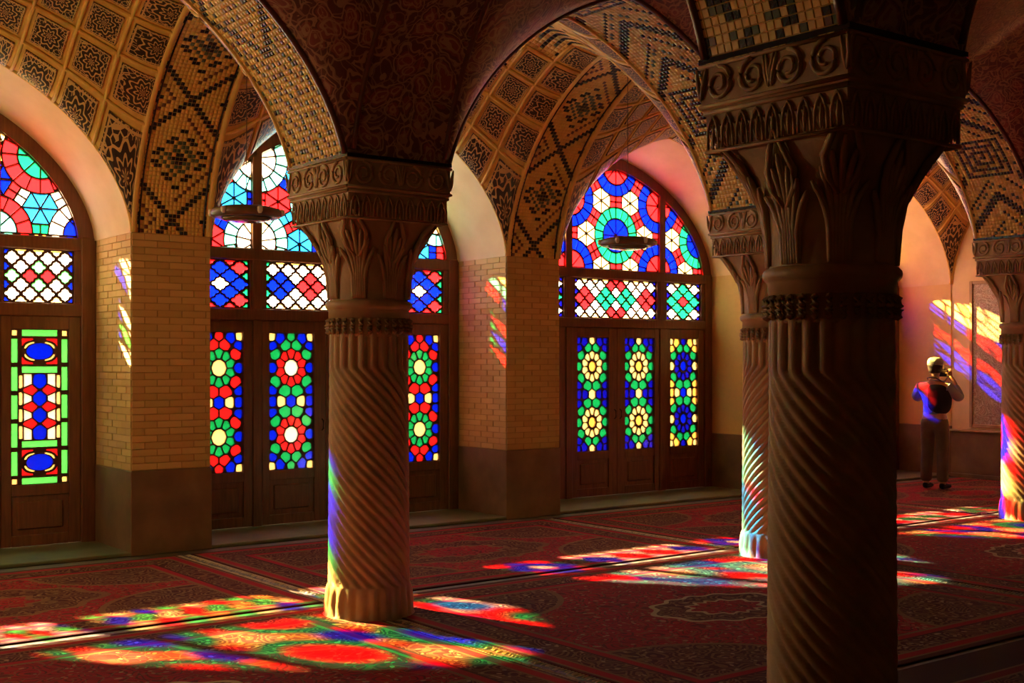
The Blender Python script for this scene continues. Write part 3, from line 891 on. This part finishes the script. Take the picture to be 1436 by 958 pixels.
# ------------------------------------------------------------------ ceilings
def tiles_on_p0(I, J, n, W): return I >= n - 13
ROWS = (('aisle', AISLE, z_wall), ('nave', NAVE, z_long), ('back', BACK, z_long))
for rname, rowr, far in ROWS:
    yc = (rowr[0] + rowr[1]) / 2; hw = (rowr[1] - rowr[0]) / 2
    for k in range(-2, 3):
        cxk = (k + .5) * L
        ce = empty('ceiling', (cxk, 0, 0), kind='structure', cat='vault')
        ce['label'] = {'aisle': 'ochre tiled vault with rosette panels above the stained glass bay %s', 'nave': 'dark red floral vault of the middle aisle %s', 'back': 'dark red floral vault over the rear aisle %s'}[rname] % {-2: 'at the left end', -1: 'with the green barred doors', 0: 'behind the lit twisted column', 1: 'past the second pier', 2: 'next to the end wall'}[k]
        xs = QQ * T; ys = yc + QQ * hw
        XX, YY = np.meshgrid(xs, ys, indexing='ij')
        v, f = grid_mesh(vault_p(XX, YY, rowr, far))
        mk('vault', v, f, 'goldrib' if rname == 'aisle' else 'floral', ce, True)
        zl = lambda q: z_long(q)
        # transverse arch at the right edge of the bay (and left end)
        ztr = lambda q: ZS + 1.90 * g(q / hw)
        if rname == 'aisle':
            soffit(ce, hw, ztr, 'y', T, min(T + 2 * PW, T + 2 * PW), yc, pat_lozenge, .0372)
            for xx in (T + .015, T + 2 * PW - .015): rib(ce, hw, ztr, 'y', xx, yc, .034, 'goldrib', 'rib', .0)
            for xx in (T + .065, T + 2 * PW - .065): rib(ce, hw, ztr, 'y', xx, yc, .010, 'black', 'edge_line', .0)
            # diamond panels
            nx, ny = 5, 5
            ex = T * (1 - np.arange(nx + 1) / nx); ey = hw * (1 - np.arange(ny + 1) / ny)
            if -2 < k:
                for sx in (-1, 1):
                    for sy in (1, -1):
                        for i in range(nx):
                            for j in range(ny):
                                if i + j > 4: continue
                                m = 7
                                pu = np.linspace(.13, .87, m); 
                                u01 = (pu - .13) / .74; near = .012 + .85 * u01 ** 2
                                fu = near if i == 0 else pu; fv = near if j == 0 else pu
                                xa = sx * (ex[i] + (ex[i + 1] - ex[i]) * fu); ya = yc + sy * (ey[j] + (ey[j + 1] - ey[j]) * fv)
                                Xg, Yg = np.meshgrid(xa, ya, indexing='ij')
                                Pp = vault_p(Xg, Yg, rowr, far); Nn = vault_n(Xg, Yg, rowr, far)
                                low = Pp; hi = Pp + Nn * .016
                                v1, f1 = grid_mesh(hi); nv = len(v1)
                                rimi = [(0, b) for b in range(m)] + [(a, m - 1) for a in range(1, m)] + [(m - 1, b) for b in range(m - 2, -1, -1)] + [(a, 0) for a in range(m - 2, 0, -1)]
                                vs2 = [low[a, b] for a, b in rimi]; fs2 = []
                                for q in range(len(rimi)):
                                    a, b = rimi[q]; a2, b2 = rimi[(q + 1) % len(rimi)]
                                    fs2.append((a * m + b, a2 * m + b2, nv + (q + 1) % len(rimi), nv + q))
                                uvs = [(pu[a], pu[b]) for a in range(m) for b in range(m)] + [(.02, .02)] * len(vs2)
                                uvs = [((u - .13) / .74, (w_ - .13) / .74) for u, w_ in uvs[:m * m]] + [(.02, .02)] * len(vs2)
                                mk('rosette_panel', list(map(tuple, v1)) + list(map(tuple, vs2)), f1 + fs2, ROS[(i + 2 * j) % 3], ce, False, uv=uvs)
                        # ribs between the panels
                        rb = B()
                        def strip(xa, ya):
                            Pp = vault_p(xa, ya, rowr, far); Nn = vault_n(xa, ya, rowr, far)
                            rb.tube([tuple(p) for p in Pp + Nn * .006], .019, 5)
                        for i in range(1, nx):
                            e = ey[0] + (ey[min(5 - i + 1, ny)] - ey[0]) * (np.linspace(0.02, 1, 24) ** 2)
                            strip(np.full(24, sx * ex[i]), yc + sy * e)
                        for j in range(1, ny):
                            e = ex[0] + (ex[min(5 - j + 1, nx)] - ex[0]) * (np.linspace(0.02, 1, 24) ** 2)
                            strip(sx * e, np.full(24, yc + sy * ey[j]))
                        rb.build('rib', 'goldrib', ce, True)
                # mosaic in the crown
                st = .047
                gx = np.arange(-T + st, T - st, st); gy = np.arange(yc - hw + st, yc + hw - st, st)
                I, J = np.meshgrid(np.arange(len(gx)), np.arange(len(gy)), indexing='ij'); I = I.ravel(); J = J.ravel()
                ax = gx[I]; ay = gy[J]
                ui = (T - np.abs(ax + st / 2)) / (T / nx); uj = (hw - np.abs(ay + st / 2 - yc)) / (hw / ny)
                kp = (np.floor(ui) + np.floor(uj)) > 4
                I, J, ax, ay = I[kp], J[kp], ax[kp], ay[kp]
                gq = st * .06
                C = np.stack([vault_p(ax + gq, ay + gq, rowr, far), vault_p(ax + gq, ay + st - gq, rowr, far), vault_p(ax + st - gq, ay + st - gq, rowr, far), vault_p(ax + st - gq, ay + gq, rowr, far)], 1)
                Nn = vault_n(ax + st / 2, ay + st / 2, rowr, far)
                cells_mesh('mosaic_tiles', C, Nn, ('gold', 'black', 'green', 'brown'), pat_dots(I, J), ce, .006)
        else:
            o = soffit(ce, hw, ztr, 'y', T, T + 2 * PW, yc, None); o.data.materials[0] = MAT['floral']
            for xx in (T + .015, T + 2 * PW - .015): rib(ce, hw, ztr, 'y', xx, yc, .02, 'brown', 'rib', .0, 3.07)
        # longitudinal arch on the near-window side of this row's lower edge
        ylo = rowr[0]
        if rname == 'aisle':
            soffit(ce, T, zl, 'x', -PW, PW, 0, pat_steps if k >= 0 else pat_dense, .0372)
            rib(ce, T, zl, 'x', -PW, 0, .024, 'brown', 'arch_moulding', .0, 3.07); rib(ce, T, zl, 'x', PW, 0, .02, 'goldrib', 'arch_moulding', .0, 3.07)
        elif rname == 'nave':
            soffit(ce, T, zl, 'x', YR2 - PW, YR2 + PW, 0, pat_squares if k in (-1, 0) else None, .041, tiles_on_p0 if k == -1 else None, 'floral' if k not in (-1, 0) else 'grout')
            rib(ce, T, zl, 'x', YR2 + PW, 0, .024, 'brown', 'arch_moulding', .0, 3.07); rib(ce, T, zl, 'x', YR2 - PW, 0, .024, 'brown', 'arch_moulding', .0, 3.07)

# ------------------------------------------------------------------ columns
def bell_pt(th, z, off=0.0):
    """capital bell: round at the neck, square at the top"""
    zz = [2.15, 2.30, 2.42, 2.54, 2.64, 2.74, 2.82]; rr = [.268, .272, .285, .315, .345, .375, .388]; pw = [2, 2, 2.1, 2.8, 4.5, 9, 20]
    r = np.interp(z, zz, rr) + off; p = np.interp(z, zz, pw)
    c, s = math.cos(th), math.sin(th)
    k = (abs(c) ** p + abs(s) ** p) ** (-1 / p)
    return (r * k * c, r * k * s, z)
def make_column(twist):
    root = empty('column', (0, 0, 0))
    # lobed base
    n = 176; prof = [(.315, 0, 0), (.315, .012, .0), (.306, .02, .012), (.306, .10, .018), (.298, .17, .016), (.290, .205, .004), (.284, .22, 0)]
    v = []; f = []
    for r, z, lob in prof:
        for k in range(n): a = 2 * PI * k / n; q = r - lob * (1 - abs(math.cos(a * 11))); v.append((q * math.cos(a), q * math.sin(a), z))
    for i in range(len(prof) - 1):
        for k in range(n): f.append((i * n + k, i * n + (k + 1) % n, (i + 1) * n + (k + 1) % n, (i + 1) * n + k))
    f.append(tuple(range(n - 1, -1, -1))); mk('base', v, f, 'stone', root, True)
    # twisted shaft
    NF = 22; n = NF * 10; zs = list(np.linspace(.215, .245, 4)) + list(np.linspace(.26, 1.72, 110)) + list(np.linspace(1.735, 1.925, 10))
    v = []; f = []
    for z in zs:
        ang = -twist * (min(z, 1.70) - 1.70) * (2 * PI / 1.75)
        r0 = .283 - .012 * (z / 1.9)
        dep = .024 * min(1, max(0, (z - .215) / .03)) * min(1, max(0, (1.925 - z) / .025))
        for k in range(n):
            a = 2 * PI * k / n; ph = (a - ang) * NF / 2
            q = r0 - dep * (1 - abs(math.cos(ph)) ** .8)
            v.append((q * math.cos(a), q * math.sin(a), z))
    for i in range(len(zs) - 1):
        for k in range(n): f.append((i * n + k, i * n + (k + 1) % n, (i + 1) * n + (k + 1) % n, (i + 1) * n + k))
    mk('shaft', v, f, 'stone', root, True)
    # notched band and collar rings
    nb = B()
    nb.lathe([(.262, 1.905), (.268, 1.915), (.268, 2.03), (.262, 2.035)], 64); nb.build('neck', 'stone', root, True)
    nt = B(); N2 = 30
    for k in range(N2):
        a = 2 * PI * k / N2; c, s = math.cos(a), math.sin(a)
        nt.tube([(.272 * c, .272 * s, 1.925), (.285 * c, .285 * s, 1.94), (.287 * c, .287 * s, 1.96), (.277 * c, .277 * s, 1.972), (.287 * c, .287 * s, 1.985), (.285 * c, .285 * s, 2.01), (.27 * c, .27 * s, 2.025)], [.010, .018, .020, .014, .020, .018, .010], 6)
    nt.build('notched_band', 'stone', root, True)
    cl = B(); cl.lathe([(.26, 2.03), (.276, 2.032), (.276, 2.085), (.285, 2.092), (.297, 2.105), (.300, 2.12), (.297, 2.135), (.285, 2.148), (.262, 2.155)], 64)
    cl.build('collar', 'stone', root, True)
    # bell
    n = 96; zz = np.linspace(2.145, 2.82, 22); v = []; f = []
    for z in zz:
        for k in range(n): v.append(bell_pt(2 * PI * k / n, z))
    for i in range(len(zz) - 1):
        for k in range(n): f.append((i * n + k, i * n + (k + 1) % n, (i + 1) * n + (k + 1) % n, (i + 1) * n + k))
    mk('bell', v, f, 'stone', root, True)
    # carved leaves: fans of ribs on each face and each corner
    for q in range(8):
        th0 = q * PI / 4; corner = q % 2; lf = B(); htop = 2.62 if not corner else 2.66
        for m in (-3, -2, -1, 0, 1, 2, 3):
            pts = []; rad = []
            for s in np.linspace(0, 1, 14):
                top = htop - abs(m) * .055
                z = 2.16 + (top - 2.16) * s
                spread = m * (.048 + .065 * max(0, s - .45) ** 1.3 * 2.2)
                if s > .9: spread *= 1.04
                pts.append(bell_pt(th0 + spread, z, .006 + .020 * s ** 3)); rad.append(.013 + .006 * math.sin(PI * s) - .005 * (s > .95))
            lf.tube(pts, rad, 6)
        # pointed tip
        for sg in (-1, 1):
            pts = [bell_pt(th0 + sg * w_, z, .022) for w_, z in ((.03, htop - .22), (.17, htop - .15), (.20, htop - .07), (.10, htop + .02), (.0, htop + .10))]
            lf.tube(pts, [.011, .017, .018, .015, .008], 6)
        lf.build('leaf', 'stone', root, True)
    # block with carved bands
    blk = B(); blk.box(-.388, .388, -.388, .388, 2.62 + .16, 2.86, 0, .006); blk.box(-.405, .405, -.405, .405, 2.855, 3.065, 0, .008)
    blk.build('block', 'stone', root)
    H = .388; H2 = .405
    for q in range(4):
        rot = Matrix.Rotation(q * PI / 2, 3, 'Z')
        fr = B()       # fringe of small niches
        for k in range(9):
            u = -H + .05 + k * (2 * H - .10) / 8
            pts = [(u - .030, -H - .002, 2.685), (u - .030, -H - .006, 2.76), (u - .018, -H - .006, 2.80), (u, -H - .006, 2.825), (u + .018, -H - .006, 2.80), (u + .030, -H - .006, 2.76), (u + .030, -H - .002, 2.685)]
            pts = [rot @ Vector(p) for p in pts]; fr.tube(pts, .007, 5)
            pts = [rot @ Vector((u, -H - .002, z)) for z in (2.69, 2.74, 2.79)]; fr.tube(pts, [.004, .010, .003], 5)
        a = rot @ Vector((-H, -H - .004, 2.845)); b = rot @ Vector((H, -H - .004, 2.845)); fr.tube([a, b], .012, 6)
        a = rot @ Vector((-H, -H + .002, 2.672)); b = rot @ Vector((H, -H + .002, 2.672)); fr.tube([a, b], .008, 6)
        fr.build('niche_band', 'stone', root, True)
        sc = B()       # scrolling band
        for k in range(4):
            u = -H2 + .115 + k * (2 * H2 - .23) / 3; sgn = 1 if k % 2 else -1
            pts = []; rad = []
            for s in np.linspace(0, 1, 26):
                a = sgn * (s * 2 * PI * 1.55) + PI * .5; r = .078 * (1 - .72 * s)
                pts.append(rot @ Vector((u + r * math.cos(a), -H2 - .004, 2.962 + r * math.sin(a)))); rad.append(.012 - .004 * s)
            sc.tube(pts, rad, 6)
            for w_ in (-1, 1):
                pts = [rot @ Vector((u + .105 * sgn + w_ * t_ * .03, -H2 - .004, 2.90 + t_ * .14)) for t_ in np.linspace(0, 1, 6)]
                sc.tube(pts, [.004, .011, .013, .011, .008, .003], 6)
        for zt in (2.872, 3.048):
            a = rot @ Vector((-H2, -H2 - .003, zt)); b = rot @ Vector((H2, -H2 - .003, zt)); sc.tube([a, b], .010, 6)
        sc.build('scroll_band', 'stone', root, True)
    # dark patterned fillet under the arch
    fb = B(); fb.box(-.41, .41, -.41, .41, 3.062, 3.085, 0); fb.build('fillet', 'black', root)
    sp = B(); sp.box(-.376, .376, -.376, .376, 3.07, 3.13, 0); sp.build('springer', 'grout', root)
    return root
c_std = make_column(1.0); c_mir = make_column(-1.0)
COLS = [((0, 0), 1, 'spiral fluted stone column in front of the aqua wheel window, coloured light on its foot'),
        ((L, 0), -1, 'spiral fluted stone column with reversed twist, coloured light on its lower shaft'),
        ((2 * L, 0), 1, 'spiral fluted stone column near the photographer, blue light on its foot'),
        ((0, YR2), 1, 'large dark spiral fluted stone column standing in shadow with tiled arch above'),
        ((-L, 0), 1, 'spiral fluted stone column in front of the green barred door bay'),
        ((-L, YR2), 1, 'spiral fluted stone column of the rear row next to the hall corner'),
        ((L, YR2), -1, 'spiral fluted stone column of the rear row past the dark one'),
        ((2 * L, YR2), 1, 'spiral fluted stone column of the rear row close to the end wall')]
first = {1: True, -1: True}
for (x, y), tw, lab in COLS:
    src = c_std if tw == 1 else c_mir
    o = src if first[tw] else copy_tree(src)
    first[tw] = False
    o.location = (x, y, 0); tag(o, lab, 'column', 'twisted stone columns')

# ------------------------------------------------------------------ carpets
def make_rug(x0, x1, y0, y1, mat, label, z=0.0):
    hx, hy = (x1 - x0) / 2, (y1 - y0) / 2
    root = empty('carpet', ((x0 + x1) / 2, (y0 + y1) / 2, z), label=label, cat='carpet', group='carpets laid edge to edge')
    B().box(-hx, hx, -hy, hy, 0.0005, .012, 0, .004).build('pile', mat, root)
    fr = B()
    for sx in (-1, 1):
        n = int(2 * hy / .03)
        for i in range(n):
            y = -hy + .015 + i * .03; l = .055 + random.uniform(-.012, .012); dy = random.uniform(-.012, .012)
            fr.add([(sx * hx, y - .009, .006), (sx * hx, y + .009, .006), (sx * (hx + l), y + dy + .006, .002), (sx * (hx + l), y + dy - .006, .002), (sx * (hx + l * .5), y, .011)],
                   [(0, 1, 4), (1, 2, 4), (2, 3, 4), (3, 0, 4)])
    o = fr.build('fringe', 'fringe', root); o['kind'] = 'stuff'
    return root
MAT['fringe'] = mottled('wool_fringe', (.42, .32, .18), (.58, .46, .30), 20, .95, .1, .3, 80)
RA = rug_mat('aisle_carpet', (L - .10) / 2, 1.34, (.34, .010, .022), (.075, .016, .014), (.21, .10, .045), (.30, .19, .09))
RN = rug_mat('nave_carpet', (L - .10) / 2, 1.75, (.30, .012, .018), (.07, .016, .014), (.20, .10, .045), (.44, .31, .17), (.62, .42))
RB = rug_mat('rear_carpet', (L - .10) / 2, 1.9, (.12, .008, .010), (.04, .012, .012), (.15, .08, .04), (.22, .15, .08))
for k in range(-2, 3):
    x0, x1 = k * L + .07, (k + 1) * L - .07
    if k == 2: x1 = TEND - .17
    nm = {-2: 'at the left end of the hall', -1: 'beside the green barred door bay', 0: 'between the first and second column', 1: 'past the reversed twist column', 2: 'at the feet of the photographer'}[k]
    make_rug(x0, x1, .52, 3.20, RA, 'crimson floral carpet along the windows, ' + nm)
    make_rug(x0, x1, -3.13, .40, RN, 'red medallion carpet in the middle aisle, ' + nm)
    make_rug(x0, x1, -7.6, -3.2, RB, 'dark red carpet in the rear aisle, ' + nm)

# ------------------------------------------------------------------ hanging lamps
MAT['brass'] = mottled('dark_brass', (.09, .045, .02), (.16, .085, .035), 10, .4, .6, .1, 60)
MAT['bowl'] = mottled('smoked_glass', (.10, .06, .03), (.16, .10, .05), 5, .2, .5, .02, 60)
MAT['opal'] = mottled('opal_glass', (.70, .62, .50), (.82, .75, .62), 5, .25, .5, .02, 60)
def make_lamp(x, label, rowr=AISLE, lit=0, bowl='bowl', rise=1.9):
    yc = (rowr[0] + rowr[1]) / 2; zt = ZS + rise - .01
    root = empty('hanging_lamp', (x, yc, 2.93), label=label, cat='lamp', group='hanging ring lamps')
    B().lathe([(.02, .07), (.20, .055), (.275, .035), (.285, .01), (.28, -.02), (.25, -.035), (.22, -.03), (.10, -.01), (.02, -.005)], 40).build('canopy_disc', 'brass', root, True)
    B().lathe([(.20, -.03), (.19, -.05), (.12, -.065), (.03, -.07)], 32).build('glass_bowl', bowl, root, True)
    ch = B(); ch.tube([(0, 0, .06), (0, 0, zt - 2.93)], .004, 6); ch.lathe([(.012, zt - 2.93 - .04), (.045, zt - 2.93 - .03), (.05, zt - 2.93)], 16); ch.build('rod', 'brass', root)
    if lit:  # light source only for the fill lamps added out of view
        ld = bpy.data.lights.new('added_fill_bulb', 'POINT'); ld.energy = lit; ld.color = (1, .70, .34); ld.shadow_soft_size = .12
        lo = bpy.data.objects.new('added_fill_bulb', ld); COL.objects.link(lo); lo.parent = root; lo.location = (0, 0, -.20)
    for k in range(6):
        a = 2 * PI * k / 6 + .45; c, s = math.cos(a), math.sin(a)
        B().lathe([(.012, -.02), (.022, 0), (.022, .028), (.012, .036)], 12, .285 * c, .285 * s).build('lamp_cup', 'opal', root, True)
def fill_lamp_bowl():
    t = NT('fill_lamp_bowl'); e = t.n('ShaderNodeEmission'); e.inputs[0].default_value = (1, .62, .25, 1); e.inputs[1].default_value = 6
    t.t.links.new(e.outputs[0], t.out.inputs[0]); return t.m
MAT['lit'] = fill_lamp_bowl()
make_lamp(-L, 'added unseen fill lamp with glowing bowl beside the green barred door bay', AISLE, 120, 'lit')  # added out of view as warm fill for the vaults and arch soffit
make_lamp(-1.5 * L, 'added unseen fill lamp with glowing bowl under the rear arch', (YR2, YR2), 38, 'lit', 1.66)  # also added out of view, to light the dark column from the left
make_lamp(0, 'dark round hanging lamp in front of the aqua wheel window')
make_lamp(L, 'dark round hanging lamp in front of the window with green and blue wheels')

# ------------------------------------------------------------------ photographer
MAT['shirt'] = mottled('blue_grey_shirt', (.24, .28, .38), (.32, .36, .46), 6, .8, .2, .3, 30)
MAT['vest'] = mottled('black_vest', (.012, .012, .014), (.022, .02, .022), 6, .8, .2, .3, 30)
MAT['trousers'] = mottled('grey_trousers', (.10, .075, .055), (.15, .115, .085), 6, .85, .2, .3, 30)
MAT['skin'] = mottled('skin', (.42, .24, .15), (.50, .30, .19), 6, .5, .4, .1, 30)
MAT['hair'] = mottled('dark_hair', (.015, .010, .008), (.03, .02, .014), 20, .6, .3, .4, 80)
MAT['cap'] = mottled('pale_green_cap', (.30, .38, .28), (.38, .46, .34), 9, .85, .2, .2, 40)
MAT['rubber'] = mottled('camera_body', (.01, .01, .011), (.02, .02, .02), 9, .45, .4, .1, 40)
def skin_obj(name, chains, mat, parent, sub=2, rootv=0):
    """chains: lists of ((x,y,z), (rx,ry)) joined where points coincide"""
    verts = []; rad = []; edges = []; idx = {}
    for ch in chains:
        prev = None
        for p, r in ch:
            key = tuple(round(c, 4) for c in p)
            if key not in idx: idx[key] = len(verts); verts.append(p); rad.append(r if isinstance(r, tuple) else (r, r))
            i = idx[key]
            if prev is not None and prev != i: edges.append((prev, i))
            prev = i
    me = bpy.data.meshes.new(name); me.from_pydata(verts, edges, []); me.materials.append(MAT[mat])
    o = bpy.data.objects.new(name, me); COL.objects.link(o); o.parent = parent
    sk = o.modifiers.new('skin', 'SKIN'); sk.use_smooth_shade = True
    for i, r in enumerate(rad):
        d = me.skin_vertices[0].data[i]; d.radius = r; d.use_root = (i == rootv)
    ss = o.modifiers.new('sub', 'SUBSURF'); ss.levels = sub; ss.render_levels = sub
    return o
PX, PY = 10.22, 2.40
per = empty('person', (PX, PY, .021), YAW - PI / 2 - .72, label='standing photographer in cap, blue grey shirt, black vest and grey trousers raising a camera', cat='person')
# local frame: facing +y, right hand +x
HIP = (0, 0, .90)
body = skin_obj('body', [
    [((0, 0, .93), (.155, .115)), ((0, .0, 1.06), (.145, .105)), ((0, .01, 1.22), (.165, .115)), ((0, .0, 1.36), (.165, .105)), ((0, -.01, 1.435), (.08, .07)), ((0, .005, 1.49), (.055, .058)), ((0, .02, 1.55), (.06, .072)), ((0, .035, 1.62), (.078, .098)), ((0, .025, 1.68), (.07, .088)), ((0, .02, 1.715), (.04, .05))],
    [((0, .0, 1.36), (.165, .105)), ((-.19, -.005, 1.37), (.062, .062)), ((-.30, .06, 1.22), (.05, .05)), ((-.30, .16, 1.20), (.046, .046)), ((-.16, .27, 1.42), (.034, .036)), ((-.10, .29, 1.50), (.03, .034))],
    [((0, .0, 1.36), (.165, .105)), ((.19, -.005, 1.37), (.062, .062)), ((.29, .07, 1.22), (.05, .05)), ((.29, .17, 1.22), (.046, .046)), ((.15, .27, 1.43), (.034, .036)), ((.09, .29, 1.51), (.03, .034))],
    [((0, 0, .93), (.155, .115)), ((-.095, .0, .84), (.095, .098)), ((-.105, .02, .50), (.066, .07)), ((-.11, -.01, .28), (.056, .06)), ((-.112, -.02, .075), (.040, .045)), ((-.118, .06, .035), (.042, .034)), ((-.122, .15, .028), (.040, .026))],
    [((0, 0, .93), (.155, .115)), ((.095, .0, .84), (.095, .098)), ((.105, .02, .50), (.066, .07)), ((.11, -.01, .28), (.056, .06)), ((.112, -.02, .075), (.040, .045)), ((.118, .06, .035), (.042, .034)), ((.122, .15, .028), (.040, .026))],
], 'skin', per)
skin_obj('shirt', [
    [((0, 0, .95), (.165, .125)), ((0, .0, 1.06), (.158, .118)), ((0, .01, 1.22), (.178, .128)), ((0, .0, 1.36), (.175, .115)), ((0, -.01, 1.44), (.078, .072)), ((0, -.005, 1.465), (.066, .066))],
    [((0, .0, 1.36), (.175, .115)), ((-.19, -.005, 1.37), (.078, .078)), ((-.30, .06, 1.22), (.064, .066)), ((-.30, .16, 1.20), (.058, .058)), ((-.19, .25, 1.375), (.045, .048))],
    [((0, .0, 1.36), (.175, .115)), ((.19, -.005, 1.37), (.078, .078)), ((.29, .07, 1.22), (.064, .066)), ((.29, .17, 1.22), (.058, .058)), ((.18, .25, 1.385), (.045, .048))]], 'shirt', per)
skin_obj('vest', [[((.045, 0.0, .97), (.185, .155)), ((.05, .012, 1.20), (.198, .168)), ((.055, .0, 1.36), (.185, .150)), ((.06, -.01, 1.42), (.13, .12))]], 'vest', per)
skin_obj('trousers', [
    [((0, 0, 1.00), (.160, .122)), ((0, 0, .93), (.168, .130)), ((-.095, .0, .84), (.108, .112)), ((-.105, .02, .50), (.082, .086)), ((-.11, -.01, .28), (.076, .08)), ((-.112, -.015, .085), (.076, .082))],
    [((0, 0, .93), (.168, .130)), ((.095, .0, .84), (.108, .112)), ((.105, .02, .50), (.082, .086)), ((.11, -.01, .28), (.076, .08)), ((.112, -.015, .085), (.076, .082))]], 'trousers', per)
for sx in (-1, 1):
    skin_obj('shoe', [[((sx * .112, -.07, .045), (.042, .044)), ((sx * .114, .0, .052), (.048, .050)), ((sx * .120, .10, .040), (.050, .036)), ((sx * .124, .19, .034), (.042, .028))]], 'vest', per)
hb = B(); hb.lathe([(.05, 1.545), (.080, 1.56), (.090, 1.60), (.098, 1.64), (.098, 1.68)], 20, 0, .012); hb.build('hair', 'hair', per, True)
cp = B(); cp.lathe([(.100, 1.655), (.106, 1.66), (.104, 1.70), (.09, 1.735), (.06, 1.757), (.02, 1.765)], 24, 0, .02)
cp.add([(-.085, .085, 1.665), (-.05, .17, 1.655), (0, .19, 1.652), (.05, .17, 1.655), (.085, .085, 1.665), (-.085, .085, 1.675), (-.05, .17, 1.665), (0, .19, 1.662), (.05, .17, 1.665), (.085, .085, 1.675)],
       [(0, 1, 2, 3, 4), (9, 8, 7, 6, 5), (0, 5, 6, 1), (1, 6, 7, 2), (2, 7, 8, 3), (3, 8, 9, 4)])
cp.build('cap', 'cap', per, True)
for sx in (-1, 1):
    B().lathe([(.004, 1.595), (.014, 1.61), (.016, 1.625), (.012, 1.64), (.004, 1.648)], 8, sx * .083, .03).build('ear', 'skin', per, True)
B().tube([(0, .128, 1.635), (0, .148, 1.605), (0, .135, 1.592)], [.010, .014, .009], 6).build('nose', 'skin', per, True)
for sx in (-1, 1):       # hands: palm, four fingers, thumb around the camera
    px, pz = sx * .085, 1.535; chains = [[((px + sx * .015, .285, pz - .03), (.028, .022)), ((px, .30, pz + .02), (.034, .020)), ((px, .305, pz + .05), (.032, .017))]]
    h = skin_obj('hand', chains, 'skin', per, 1)
    for q in range(4):
        z0 = pz + .055 - q * .018
        skin_obj('finger', [[((px + sx * .012, .30, z0), .0095), ((px + sx * .006, .335 + .004 * q, z0 + .008), .009), ((px - sx * .022, .352, z0 + .008), .0085), ((px - sx * (.045 - .006 * q), .345, z0 + .006), .007)]], 'skin', h, 1)
    skin_obj('thumb', [[((px + sx * .005, .285, pz - .01), .011), ((px - sx * .02, .262, pz + .008), .010), ((px - sx * .042, .262, pz + .018), .008)]], 'skin', h, 1)
cam_o = empty('camera', (0, 0, 0))
cam_o.location = Matrix.Rotation(YAW - PI / 2 - .72, 3, 'Z') @ Vector((0, .30, 1.545)) + Vector((PX, PY, .021)); cam_o.rotation_euler = (0, 0, YAW - PI / 2 - .72)
cam_o.name = 'photo_camera'; tag(cam_o, 'black camera held up in both hands of the photographer', 'camera')
B().box(-.066, .066, -.03, .03, -.045, .045, 0, .01).box(-.03, .03, -.028, .03, .04, .072, 0, .008).build('camera_body', 'rubber', cam_o)
lb = B(); lb.tube([(0, .028, 0), (0, .06, 0), (0, .10, 0)], [.034, .036, .038], 16); lb.build('lens', 'rubber', cam_o, True)
B().tube([(-.066, 0, .03), (-.09, -.10, -.06), (-.10, -.24, -.12), (-.06, -.40, -.06), (0, -.42, -.05), (.06, -.40, -.06), (.10, -.24, -.12), (.09, -.10, -.06), (.066, 0, .03)], .008, 6).build('strap', 'rubber', cam_o, True)
